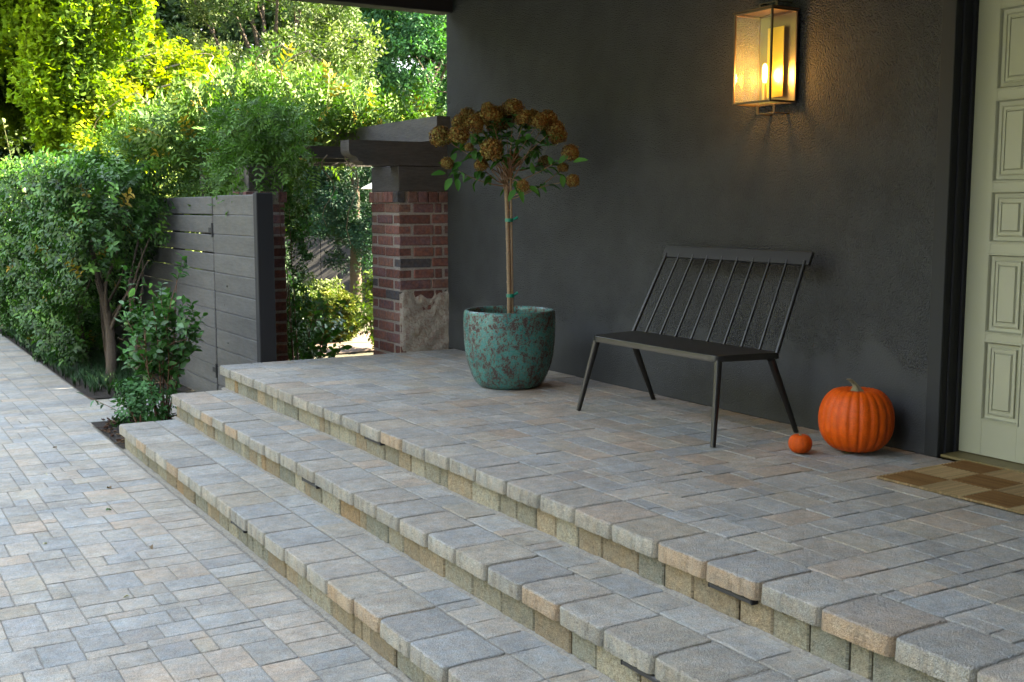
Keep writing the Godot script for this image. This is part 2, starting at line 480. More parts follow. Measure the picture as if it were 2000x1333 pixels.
	for q in 512 * 512:
		var x := float(q % 512) / 512.0
		var y := float(q / 512) / 512.0
		var rope := absf(sin(PI * 24.0 * (y + 0.008 * (j1[q] / 127.5 - 1.0))))
		var braid := 0.5 + 0.5 * sin(TAU * (36.0 * x + (0.5 if int(floor(y * 24.0)) % 2 == 0 else -0.5) * 24.0 * y * 1.5))
		jb[q] = clampi(int(255.0 * (0.55 * sqrt(rope) + 0.3 * braid + 0.15 * j2[q] / 255.0)), 0, 255)
	var jc := PackedByteArray()
	jc.resize(512 * 512 * 3)
	for q in 512 * 512:
		var w: float = 0.78 + 0.4 * (j2[q] / 255.0 - 0.5) + 0.25 * (j1[q] / 255.0 - 0.5)
		for k in 3: jc[q * 3 + k] = s8(w)
	M.jute = mat("jute", Color.WHITE, 0.95, {"tex": tex_rgb(jc, 512, 512), "bump": tex_l(jb, 512, 512), "depth": 0.8, "scale": 2.8, "spec": 0.2})

# ---------------------------------------------------------------- paving
func stone_tone() -> Color:
	var k := rng.randf()
	var b := rf(0.88, 1.10)
	var c := Color(0.49, 0.48, 0.445)
	if k < 0.30: c = Color(0.52, 0.485, 0.425)
	elif k < 0.46: c = Color(0.45, 0.46, 0.45)
	elif k < 0.55: c = Color(0.55, 0.465, 0.375)
	elif k < 0.66: c = Color(0.42, 0.415, 0.395)
	elif k < 0.78: c = Color(0.52, 0.475, 0.39)
	return c * b
func tread_outline(w: float, d: float, gap: float, near: bool) -> PackedVector2Array:
	var hw := w * 0.5 - gap * 0.5
	var hd := d * 0.5 - gap * 0.5
	var o := PackedVector2Array()
	var pts := [Vector2(-hw, -hd), Vector2(hw, -hd), Vector2(hw, hd), Vector2(-hw, hd)]
	for q in 4:
		var a: Vector2 = pts[q]
		var b: Vector2 = pts[(q + 1) % 4]
		var e := (b - a).normalized()
		var pz: Vector2 = pts[(q + 3) % 4]
		var e0 := (a - pz).normalized()
		var r := rf(0.006, 0.015)
		o.append(a - e0 * r * rf(0.6, 1.2))
		if near: o.append(a + (e - e0) * r * 0.28)
		o.append(a + e * r * rf(0.6, 1.2))
		if near:
			for k in 2: o.append(a.lerp(b, (k + rf(0.7, 1.3)) / 3.0) + Vector2(e.y, -e.x) * rf(-0.003, 0.001))
	return o
var paver_cache := {}
func paver_mb(w: int, d: int, ux: float, uz: float, k: int) -> MB:
	var key := "%d_%d_%d_%d" % [w, d, k, int(uz * 10000)]
	if not paver_cache.has(key):
		var b := MB.new()
		var t := stone_tone()
		var t2 := t.lerp(stone_tone(), rf(0.2, 0.75))
		b.slab(tread_outline(w * ux, d * uz, rf(0.0015, 0.003), true), -0.055, 0.0, rf(0.003, 0.005), t, t2, Vector2(rng.randf(), rng.randf()), Vector2.from_angle(rf(0, TAU)), false, Color(-1, 0, 0), 0.0012)
		paver_cache[key] = [b, b.mesh()]
	return paver_cache[key][0]
func tile(nx: int, nzz: int) -> Array:
	# courses run out from the house: pairs of rows two and three cells wide that swap sides now and then
	var out := []
	var x := 0
	while x < nx:
		var room: int = min(5, nx - x)
		var z := 0
		while z < nzz:
			var ln: int = min(4 + rng.randi() % 7, nzz - z)
			if nzz - z - ln < 2: ln = nzz - z
			var widths: Array = [[2, 3], [3, 2], [2, 2, 1], [2, 3]][rng.randi() % 4] if room == 5 else ([room] if room <= 3 else [2, 2])
			var cx := x
			for w in widths:
				var cz := z
				while cz < z + ln:
					var left := z + ln - cz
					var d: int = [3, 3, 2, 3, 2, 1][rng.randi() % 6] if w == 2 else (2 if w == 3 else [2, 3, 2][rng.randi() % 3])
					d = min(d, left)
					if w == 3 and d == 1:
						out.append([cx, cz, 2, 1]); out.append([cx + 2, cz, 1, 1])
					else:
						out.append([cx, cz, w, d])
					cz += d
				cx += w
			z += ln
		x += room
	return out
# lays pieces; the first `most` by size in view are parts, the rest one part
func lay(parent: Node, pieces: Array, most: int) -> void:
	# piece: [pos, w cells, d cells, ux, uz]
	var eye := Vector3(0, 1.15, 4.36)
	var fwd := Vector3(-0.853, -0.116, -0.509)
	var ranked := []
	for p in pieces:
		var to: Vector3 = p[0] - eye
		var dp := to.dot(fwd)
		var side: float = absf(to.dot(Vector3(0.512, 0, -0.859))) / max(dp, 0.1)
		var vert: float = absf((to - fwd * dp).dot(Vector3(-0.1, 0.993, -0.06))) / max(dp, 0.1)
		var seen: bool = dp > 0.5 and side < 0.47 and vert < 0.32
		ranked.append([(0.0 if seen else 1000.0) + to.length(), p])
	ranked.sort_custom(func(a, b): return a[0] < b[0])
	var rest := MB.new()
	for q in ranked.size():
		var p: Array = ranked[q][1]
		var k := rng.randi() % 16
		var b := paver_mb(p[1], p[2], p[3], p[4], k)
		var bas := Basis.from_euler(Vector3(rf(-0.006, 0.006), PI * (rng.randi() % 2), rf(-0.006, 0.006)))
		var t := Transform3D(bas, p[0] + Vector3(0, rf(-0.0015, 0.0015), 0))
		if q < most:
			put(parent, "paver", paver_cache["%d_%d_%d_%d" % [p[1], p[2], k, int(p[4] * 10000)]][1], M.paver, t.origin, t.basis)
		else:
			rest.add(b, t)
	if rest.v.size():
		var o := obj(parent, "paver_field", rest, M.paver)
		o.set_meta("kind", "stuff")

const SH := 0.17
const NOSE := [1.964, 2.345, 2.727]
const XL := [-8.236, -8.16, -8.08]
const XR := 1.6
func make_steps() -> void:
	var labels := ["top step of tumbled concrete caps edging the porch", "middle step of tumbled concrete caps between porch and lowest step", "lowest step of tumbled concrete caps meeting the driveway"]
	for s in 3:
		var st := base("porch_step", Vector3.ZERO)
		tag(st, labels[s], "step", "", "structure")
		var y := -SH * s
		var zn: float = NOSE[s]
		var core := MB.new()
		var zb: float = 0.0 if s == 0 else NOSE[s - 1] - 0.06
		core.box(Vector3((XL[s] + 0.05 + XR) / 2, (y - 0.06 - 0.7) / 2, (zb + zn - 0.075) / 2), Vector3(XR - XL[s] - 0.05, 0.7 + y - 0.02, zn - 0.075 - zb), 0.002)
		obj(st, "core", core, M.sand)
		var bed := MB.new()
		bed.flat([Vector3(XL[s] + 0.02, y - 0.0055, zb), Vector3(XR, y - 0.0055, zb), Vector3(XR, y - 0.0055, zn - 0.03), Vector3(XL[s] + 0.02, y - 0.0055, zn - 0.03)], Color.WHITE, [], Vector3.UP)
		obj(st, "joint_sand", bed, M.sand)
		# nose caps
		var x: float = XL[s]
		var first := true
		while x < XR:
			var w := rf(0.243, 0.268)
			var d := 0.246
			var b := MB.new()
			var hw := w * 0.5 - 0.003
			var o := PackedVector2Array()
			o.append(Vector2(-hw, -d + 0.012)); o.append(Vector2(-hw + 0.008, -d + 0.003)); o.append(Vector2(hw - 0.008, -d + 0.003)); o.append(Vector2(hw, -d + 0.012))
			o.append(Vector2(hw + rf(-0.003, 0.0), -d * 0.5))
			o.append(Vector2(hw, -0.02)); o.append(Vector2(hw - 0.006, -0.006)); o.append(Vector2(hw - 0.02, 0.0))
			for g in [rf(0.18, 0.30), rf(-0.12, 0.08), rf(-0.34, -0.2)]:
				if rng.randf() < 0.8:
					var gx: float = g * w
					var dz := rf(0.001, 0.004)
					o.append(Vector2(gx + 0.007, rf(-0.002, 0.002))); o.append(Vector2(gx, -dz - 0.002)); o.append(Vector2(gx - 0.006, rf(-0.002, 0.002)))
			o.append(Vector2(-hw + 0.02, 0.0)); o.append(Vector2(-hw + 0.006, -0.006)); o.append(Vector2(-hw, -0.02))
			o.append(Vector2(-hw + rf(0.0, 0.003), -d * 0.5))
			var t := stone_tone()
			var fc := Color(0.49, 0.455, 0.365) * rf(0.8, 1.1)
			if rng.randf() < 0.12: fc = Color(0.56, 0.41, 0.25)
			var of := PackedVector2Array()
			for q in o.size():
				of.append(o[q])
				var nx: Vector2 = o[(q + 1) % o.size()]
				var cuts := int(o[q].distance_to(nx) / 0.026)
				for k in cuts: of.append(o[q].lerp(nx, (k + 1.0) / (cuts + 1.0)) + Vector2(rf(-0.0012, 0.0012), rf(-0.0015, 0.0015)))
			b.slab(of, -0.062, 0.0, rf(0.006, 0.009), t, t.lerp(stone_tone(), 0.55), Vector2(rng.randf(), rng.randf()), Vector2.from_angle(rf(0, TAU)), true, fc, 0.0028)
			var cap := put(st, "cap_stone", b.mesh(), M.cap, Vector3(x + w * 0.5, y + rf(-0.002, 0.002), zn + rf(-0.004, 0.004)), Basis.from_euler(Vector3(rf(-0.006, 0.006), rf(-0.008, 0.008), rf(-0.006, 0.006))))
			x += w
		# riser blocks
		x = XL[s] + 0.03
		while x < XR:
			var w: float = [0.08, 0.155, 0.235, 0.155, 0.235][rng.randi() % 5] * rf(0.94, 1.05)
			var b := MB.new()
			var t := Color(0.56, 0.52, 0.395) * rf(0.78, 1.18)
			var k := rng.randf()
			if k < 0.22: t = Color(0.58, 0.48, 0.33) * rf(0.8, 1.1)
			elif k < 0.4: t = Color(0.48, 0.47, 0.38) * rf(0.8, 1.1)
			elif k < 0.45: t = Color(0.60, 0.43, 0.25) * rf(0.8, 1.0)
			b.box(Vector3(0, 0, -0.03), Vector3(w - rf(0.003, 0.009), SH - 0.063, 0.06), 0.006, t, Vector2(rng.randf(), rng.randf()))
			put(st, "riser_block", b.mesh(), M.riser, Vector3(x + w * 0.5, y - 0.0625 - (SH - 0.063) / 2, zn - 0.032 + rf(-0.004, 0.003)), Basis.from_euler(Vector3(0, rf(-0.012, 0.012), 0)))
			x += w
		# left end blocks
		var z: float = zb + 0.05
		while z < zn - 0.12:
			var w: float = min(rf(0.14, 0.22), zn - 0.06 - z)
			var b := MB.new()
			b.box(Vector3(0.02, 0, 0), Vector3(0.04, SH - 0.063, w - 0.006), 0.005, Color(0.55, 0.51, 0.36) * rf(0.8, 1.1), Vector2(rng.randf(), rng.randf()))
			put(st, "riser_block", b.mesh(), M.riser, Vector3(XL[s] + 0.012, y - 0.0625 - (SH - 0.063) / 2, z + w / 2))
			z += w
		# joint sand swept against the foot of the riser
		var sf := MB.new()
		var g := []
		for k in 3: g.append([])
		var xx: float = XL[s]
		while xx < XR:
			var wd := rf(0.008, 0.026)
			g[0].append(Vector3(xx, y - SH + rf(0.004, 0.010), zn - 0.034)); g[1].append(Vector3(xx, y - SH + rf(0.001, 0.004), zn - 0.030 + wd * 0.5)); g[2].append(Vector3(xx, y - SH - 0.004, zn - 0.026 + wd))
			xx += 0.03
		sf.grid(g, false, [], Vector2.ONE, Vector3(0, -50, 0))
		obj(st, "swept_sand", sf, M.sand)
		# second row of the lower treads
		if s > 0:
			x = XL[s]
			var d2: float = NOSE[s] - 0.249 - (NOSE[s - 1] - 0.028)
			var pcs := []
			while x < XR:
				var cw: int = [1, 2, 3, 2, 3][rng.randi() % 5]
				pcs.append([Vector3(x + cw * 0.078 / 2, y, NOSE[s - 1] - 0.028 + d2 / 2), cw, 2, 0.078, d2 / 2])
				x += cw * 0.078
			lay(st, pcs, 300)

func make_porch() -> void:
	var p := base("porch_paving", Vector3.ZERO)
	tag(p, "porch floor of grey and tan tumbled pavers below the dark wall", "paving", "", "structure")
	var pieces := []
	var ux := 0.0755
	var uz := 0.0746
	var n := int((XR - XL[0]) / ux)
	for t in tile(n, 20):
		pieces.append([Vector3(XL[0] + (t[0] + t[2] * 0.5) * ux, 0, 0.2255 + (t[1] + t[3] * 0.5) * uz), t[2], t[3], ux, uz])
	var x: float = XL[0]
	while x < XR:
		var c := 2
		pieces.append([Vector3(x + c * ux / 2, 0, 0.2255 - 0.1125), c, 3, ux, 0.0752])
		x += c * ux
	lay(p, pieces, 300)

func make_driveway() -> void:
	var p := base("driveway_paving", Vector3.ZERO)
	tag(p, "driveway of pale blue grey tumbled pavers below the steps", "driveway", "", "structure")
	var yd := -SH * 3
	var bed := MB.new()
	bed.flat([Vector3(-46, yd - 0.0055, 2.44), Vector3(9, yd - 0.0055, 2.44), Vector3(9, yd - 0.0055, 6.0), Vector3(-46, yd - 0.0055, 6.0)], Color.WHITE, [], Vector3.UP)
	obj(p, "joint_sand", bed, M.sand)
	var far := MB.new()
	far.flat([Vector3(-60, yd - 0.002, 5.3), Vector3(12, yd - 0.002, 5.3), Vector3(12, yd - 0.002, 14.0), Vector3(-60, yd - 0.002, 14.0)], Color.WHITE, [], Vector3.UP)
	far.flat([Vector3(-60, yd - 0.002, 2.46), Vector3(-19.0, yd - 0.002, 2.46), Vector3(-19.0, yd - 0.002, 5.3), Vector3(-60, yd - 0.002, 5.3)], Color.WHITE, [], Vector3.UP)
	obj(p, "far_paving", far, M.farpave)
	var ux := 0.0755
	var uz := 0.0757
	var pieces := []
	var x0 := -19.0
	for t in tile(int(18.6 / ux), 31):
		pieces.append([Vector3(x0 + (t[0] + t[2] * 0.5) * ux, yd, 2.955 + (t[1] + t[3] * 0.5) * uz), t[2], t[3], ux, uz])
	var x := -19.0
	while x < -0.4:
		pieces.append([Vector3(x + ux, yd, 2.955 - 0.1128), 2, 3, ux, 0.0752])
		if x < -9.15:
			pieces.append([Vector3(x + ux, yd, 2.955 - 0.1128 - 0.2256), 2, 3, ux, 0.0752])
		x += ux * 2
	for t in tile(15, 11):
		pieces.append([Vector3(-10.28 + (t[0] + t[2] * 0.5) * ux, yd, 1.68 + (t[1] + t[3] * 0.5) * uz), t[2], t[3], ux, uz])
	lay(p, pieces, 300)

# ---------------------------------------------------------------- house
func make_house() -> void:
	var h := base("house", Vector3.ZERO)
	tag(h, "dark grey stucco house wall with porch roof and pale green door", "house")
	var wall := MB.new()
	var x0 := -8.34
	var x1 := -3.516
	var cw := [Vector2(0, 1), Vector2(1, 1), Vector2(1, 0), Vector2(0, 0)]
	wall.flat([Vector3(x0, -0.0, 0), Vector3(x1, 0, 0), Vector3(x1, 3.1, 0), Vector3(x0, 3.1, 0)], Color.WHITE, cw, Vector3.BACK)
	wall.flat([Vector3(x0, -0.6, 0), Vector3(x0, -0.6, -0.25), Vector3(x0, 3.1, -0.25), Vector3(x0, 3.1, 0)], Color.WHITE, [Vector2(0, 1), Vector2(0.05, 1), Vector2(0.05, 0), Vector2(0, 0)], Vector3.LEFT)
	wall.flat([Vector3(x1, 0, 0), Vector3(x1, 0, -0.25), Vector3(x1, 3.1, -0.25), Vector3(x1, 3.1, 0)], Color.WHITE, cw, Vector3.RIGHT)
	wall.flat([Vector3(x0, 0, -0.25), Vector3(x1, 0, -0.25), Vector3(x1, 3.1, -0.25), Vector3(x0, 3.1, -0.25)], Color.WHITE, cw, Vector3.FORWARD)
	obj(h, "wall", wall, M.stucco)
	var wr := MB.new()
	wr.flat([Vector3(-2.44, 0, 0), Vector3(4.2, 0, 0), Vector3(4.2, 3.1, 0), Vector3(-2.44, 3.1, 0)], Color.WHITE, cw, Vector3.BACK)
	wr.flat([Vector3(-2.44, 0, 0), Vector3(-2.44, 0, -0.25), Vector3(-2.44, 3.1, -0.25), Vector3(-2.44, 3.1, 0)], Color.WHITE, cw, Vector3.LEFT)
	wr.flat([x1v(x1, 2.24), x1v(-2.44, 2.24), x1v(-2.44, 3.1), x1v(x1, 3.1)], Color.WHITE, [Vector2(0, 0.28), Vector2(0.22, 0.28), Vector2(0.22, 0), Vector2(0, 0)], Vector3.BACK)
	obj(h, "wall", wr, M.stucco)
	var body := MB.new()
	body.box(Vector3(-2.0, 1.2, -4.7), Vector3(12.5, 3.8, 8.6), 0.01, Color(0.5, 0.5, 0.5))
	obj(h, "rear_walls", body, M.ceiling)
	# porch roof: ceiling, beams, pitched roof
	var ceil := MB.new()
	ceil.box(Vector3(-1.9, 3.16, 0.92), Vector3(12.7, 0.1, 3.6), 0.004)
	obj(h, "ceiling", ceil, M.ceiling)
	var beam := MB.new()
	beam.box(Vector3(-8.25, 2.9, 1.33), Vector3(0.16, 0.42, 2.6), 0.006)
	obj(h, "beam", beam, M.black)
	var beam2 := MB.new()
	beam2.box(Vector3(-1.9, 2.92, 2.69), Vector3(12.84, 0.38, 0.12), 0.006)
	obj(h, "beam", beam2, M.black)
	var roof := MB.new()
	var ra := -8.75
	var rb := 5.2
	var pf := [Vector3(ra, 3.22, 2.95), Vector3(rb, 3.22, 2.95), Vector3(rb, 6.9, -4.6), Vector3(ra, 6.9, -4.6)]
	roof.flat(pf, Color.WHITE, [], Vector3.UP)
	roof.flat([Vector3(ra, 3.22, -9.6), Vector3(rb, 3.22, -9.6), Vector3(rb, 6.9, -4.6), Vector3(ra, 6.9, -4.6)], Color.WHITE, [], Vector3.UP)
	roof.flat([Vector3(ra, 3.22, 2.95), Vector3(ra, 3.22, -9.6), Vector3(ra, 6.9, -4.6)], Color.WHITE, [], Vector3.LEFT)
	roof.flat([Vector3(rb, 3.22, 2.95), Vector3(rb, 3.22, -9.6), Vector3(rb, 6.9, -4.6)], Color.WHITE, [], Vector3.RIGHT)
	roof.flat([Vector3(ra, 3.215, 2.95), Vector3(rb, 3.215, 2.95), Vector3(rb, 3.215, -9.6), Vector3(ra, 3.215, -9.6)], Color.WHITE, [], Vector3.DOWN)
	obj(h, "roof", roof, M.roof)
	var wing := MB.new()
	wing.box(Vector3(4.2, 3.0, 6.3), Vector3(5.8, 7.2, 12.4), 0.01)
	obj(h, "side_wing", wing, M.wing)
	# door surround
	for s in [[-3.478, 0.076, -1.0], [-2.478, 0.076, 1.0]]:
		var cs := MB.new()
		cs.box(Vector3(s[0], 1.12, -0.002), Vector3(s[1], 2.24, 0.02), 0.003)
		obj(h, "door_casing", cs, M.casing)
		var jb := MB.new()
		for k in 4:
			var zz: float = -0.012 - 0.034 * k - 0.017
			jb.box(Vector3(s[0] + s[2] * (0.004 - [0.0, 0.006, 0.0, 0.008][k]), 1.12, zz), Vector3(0.076, 2.24, 0.0325), 0.004)
		obj(h, "door_jamb", jb, M.black)
	var th := MB.new()
	th.box(Vector3(-2.978, 0.008, -0.09), Vector3(0.92, 0.016, 0.16), 0.005)
	obj(h, "threshold", th, M.threshold)
	# door
	var d := Node3D.new()
	d.name = "door"
	h.add_child(d)
	tag(d, "pale sage green panelled front door")
	var zf := -0.137
	var dx0 := -3.434
	var dx1 := -2.522
	var cols := [[-3.317, -3.135], [-3.068, -2.886], [-2.819, -2.637]]
	var rows := [[0.19, 0.546], [0.593, 0.942], [1.002, 1.222], [1.274, 1.626], [1.68, 2.026]]
	var xs := [dx0, -3.317, -3.135, -3.068, -2.886, -2.819, -2.637, dx1]
	for k in 4:
		var b := MB.new()
		b.box(Vector3((xs[k * 2] + xs[k * 2 + 1]) / 2, 1.1, zf - 0.02), Vector3(xs[k * 2 + 1] - xs[k * 2], 2.16, 0.04), 0.0008)
		obj(d, "stile", b, M.door)
	var ys := [0.02, 0.19, 0.546, 0.593, 0.942, 1.002, 1.222, 1.274, 1.626, 1.68, 2.026, 2.18]
	for cc in cols:
		for k in 6:
			var b := MB.new()
			b.box(Vector3((cc[0] + cc[1]) / 2, (ys[k * 2] + ys[k * 2 + 1]) / 2, zf - 0.0202), Vector3(cc[1] - cc[0] - 0.0006, ys[k * 2 + 1] - ys[k * 2], 0.04), 0.0006)
			obj(d, "rail", b, M.door)
		for r in rows:
			var b := MB.new()
			var prof := [[-0.008, 0.0], [-0.007, 0.005], [-0.001, 0.006], [0.003, 0.0], [0.006, -0.010], [0.024, -0.014], [0.0245, -0.004], [0.0275, -0.003], [0.030, -0.008], [0.042, -0.008], [0.0425, -0.013], [0.046, -0.013], [0.052, -0.004]]
			for k in prof.size() - 1:
				var a: Array = prof[k]
				var e: Array = prof[k + 1]
				var ca := [Vector3(cc[0] + a[0], r[0] + a[0], zf + a[1]), Vector3(cc[1] - a[0], r[0] + a[0], zf + a[1]), Vector3(cc[1] - a[0], r[1] - a[0], zf + a[1]), Vector3(cc[0] + a[0], r[1] - a[0], zf + a[1])]
				var ce := [Vector3(cc[0] + e[0], r[0] + e[0], zf + e[1]), Vector3(cc[1] - e[0], r[0] + e[0], zf + e[1]), Vector3(cc[1] - e[0], r[1] - e[0], zf + e[1]), Vector3(cc[0] + e[0], r[1] - e[0], zf + e[1])]
				for q in 4:
					b.flat([ca[q], ca[(q + 1) % 4], ce[(q + 1) % 4], ce[q]], Color.WHITE, [], Vector3(0, 0, 1))
			var l := 0.052
			b.flat([Vector3(cc[0] + l, r[0] + l, zf - 0.004), Vector3(cc[1] - l, r[0] + l, zf - 0.004), Vector3(cc[1] - l, r[1] - l, zf - 0.004), Vector3(cc[0] + l, r[1] - l, zf - 0.004)], Color.WHITE, [], Vector3.BACK)
			obj(d, "panel", b, M.door)
func x1v(x: float, y: float) -> Vector3: return Vector3(x, y, 0)

# ---------------------------------------------------------------- wall lamp
func make_lamp() -> void:
	var r := base("wall_lantern", Vector3(-4.535, 1.93, 0.0))
	tag(r, "lit bronze box lantern with clear glass mounted on the dark wall", "lamp")
	var hx := 0.143
	var hy := 0.236
	var zb := 0.022
	var zf := 0.207
	var fr := MB.new()
	var t := 0.011
	for sx in [-1, 1]:
		fr.box(Vector3(sx * (hx - t / 2), 0, zf - t / 2), Vector3(t, hy * 2, t), 0.0015)
		fr.box(Vector3(sx * (hx - t / 2), 0, zb + t / 2), Vector3(t, hy * 2, t), 0.0015)
		for sy in [-1, 1]:
			fr.box(Vector3(sx * (hx - t / 2), sy * (hy - t / 2), (zb + zf) / 2), Vector3(t, t, zf - zb - 2 * t), 0.0015)
	for sy in [-1, 1]:
		for z in [zf - t / 2, zb + t / 2]:
			fr.box(Vector3(0, sy * (hy - t / 2), z), Vector3(2 * hx - 2 * t, t, t), 0.0015)
	obj(r, "frame", fr, M.bronze)
	var cap := MB.new()
	cap.box(Vector3(0, hy + 0.004, (zb + zf) / 2), Vector3(hx * 2 + 0.012, 0.007, zf - zb + 0.012), 0.002)
	obj(r, "top_plate", cap, M.bronze)
	for sy in [-1, 1]:
		var br := MB.new()
		var yy: float = sy * (hy + 0.034)
		for sx in [-1, 1]:
			br.box(Vector3(sx * 0.062, sy * (hy + 0.024), 0.1), Vector3(0.017, 0.046, 0.006), 0.001)
			br.box(Vector3(sx * 0.062, sy * (hy + 0.048), 0.05), Vector3(0.017, 0.006, 0.1), 0.001)
		br.box(Vector3(0, sy * (hy + 0.048), 0.1), Vector3(0.13, 0.006, 0.008), 0.001)
		obj(r, "bracket", br, M.bronze)
	var bk := MB.new()
	bk.box(Vector3(0, 0, zb + 0.006), Vector3(2 * hx - 2 * t, 2 * hy - 2 * t, 0.004), 0.001)
	obj(r, "back_plate", bk, M.mirror)
	var pl := MB.new()
	pl.box(Vector3(0.012, -0.018, zb + 0.03), Vector3(0.12, 0.36, 0.004), 0.001)
	obj(r, "reflector", pl, M.brass)
	var wp := MB.new()
	wp.box(Vector3(0, 0, zb / 2), Vector3(0.12, 0.2, zb - 0.002), 0.001)
	obj(r, "wall_plate", wp, M.bronze)
	for k in 3:
		var g := MB.new()
		if k == 0: g.flat([Vector3(-hx + t, -hy + t, zf - t / 2), Vector3(hx - t, -hy + t, zf - t / 2), Vector3(hx - t, hy - t, zf - t / 2), Vector3(-hx + t, hy - t, zf - t / 2)], Color.WHITE, [], Vector3.BACK)
		else:
			var x := (hx - t / 2) * (1.0 if k == 1 else -1.0)
			g.flat([Vector3(x, -hy + t, zb + t), Vector3(x, -hy + t, zf - t), Vector3(x, hy - t, zf - t), Vector3(x, hy - t, zb + t)], Color.WHITE, [], Vector3(x, 0, 0))
		obj(r, "glass_pane", g, M.glass)
	var sock := MB.new()
	sock.lathe([[0.0, -0.225], [0.014, -0.225], [0.014, -0.13], [0.011, -0.125], [0.0, -0.125]], 12)
	obj(r, "socket", sock, M.brass, Vector3(0.0, 0, 0.112))
	var bl := MB.new()
	bl.lathe([[0.0, -0.126], [0.010, -0.124], [0.0135, -0.105], [0.0135, -0.05], [0.011, -0.036], [0.005, -0.028], [0.0, -0.026]], 14)
	obj(r, "bulb", bl, M.bulb, Vector3(0.0, 0, 0.112))
	var li := OmniLight3D.new()
	li.name = "bulb_light"
	li.light_color = Color(1.0, 0.71, 0.34)
	li.light_energy = 0.030
	li.light_size = 0.045
	li.omni_range = 12.0
	li.omni_attenuation = 2.0
	li.shadow_enabled = true
	li.position = Vector3(0.0, -0.08, 0.112)
	r.add_child(li)

# ---------------------------------------------------------------- bench, pumpkins, mat, pot
func make_bench() -> void:
	var r := base("garden_bench", Vector3(-4.72, 0, 0.44))
	tag(r, "black metal spindle-back bench standing against the dark stucco wall", "bench")
	var seat := MB.new()
	var o := PackedVector2Array()
	var cs := [Vector2(-0.595, -0.10), Vector2(0.595, -0.10), Vector2(0.53, 0.275), Vector2(-0.53, 0.275)]
	for q in 4:
		var a: Vector2 = cs[q]
		var e0: Vector2 = (cs[(q + 3) % 4] - a).normalized()
		var e1: Vector2 = (cs[(q + 1) % 4] - a).normalized()
		var rr := 0.075 if q >= 2 else 0.03
		for k in 7:
			var tt := k / 6.0
			o.append((a + e0 * rr).lerp(a, tt).lerp(a.lerp(a + e1 * rr, tt), tt))
	seat.slab(o, 0.408, 0.44, 0.004, Color.WHITE, Color.WHITE, Vector2.ZERO, Vector2.RIGHT, true)
	obj(r, "seat", seat, M.steel)
	var feet := [[Vector3(0.575, 0, 0.312), Vector3(0.51, 0.409, 0.235)], [Vector3(-0.60, 0, 0.302), Vector3(-0.52, 0.409, 0.235)], [Vector3(0.508, 0, -0.305), Vector3(0.575, 0.409, -0.05)], [Vector3(-0.69, 0, -0.308), Vector3(-0.575, 0.409, -0.05)]]
	feet[2][0] = Vector3(0.515, 0, -0.30)
	for f in feet:
		var b := MB.new()
		b.tube([f[0], f[0].lerp(f[1], 0.5), f[1]], [0.0135, 0.0175, 0.021], 14)
		obj(r, "leg", b, M.steel)
	var yt := 0.868
	var zt := -0.285
	for s in [-1, 1]:
		var b := MB.new()
		b.tube([Vector3(s * 0.59, 0.436, -0.075), Vector3(s * 0.556, yt + 0.02, zt)], [0.0115, 0.0105], 10)
		obj(r, "post", b, M.steel)
	for k in 8:
		var b := MB.new()
		var x0 := lerpf(-0.485, 0.455, k / 7.0)
		var x1 := lerpf(-0.435, 0.43, k / 7.0)
		var p0 := Vector3(x0, 0.438, -0.085)
		b.tube([p0, Vector3(x1, yt + 0.02, zt)], [0.0076, 0.0072], 8)
		b.tube([p0, p0 + Vector3(0, 0.005, 0)], [0.010, 0.009], 8)
		obj(r, "spindle", b, M.steel)
	var rail := MB.new()
	rail.box(Vector3.ZERO, Vector3(1.175, 0.072, 0.019), 0.003)
	var ro := obj(r, "top_rail", rail, M.steel, Vector3(0, yt + 0.03, zt - 0.012))
	ro.rotation.x = -0.42

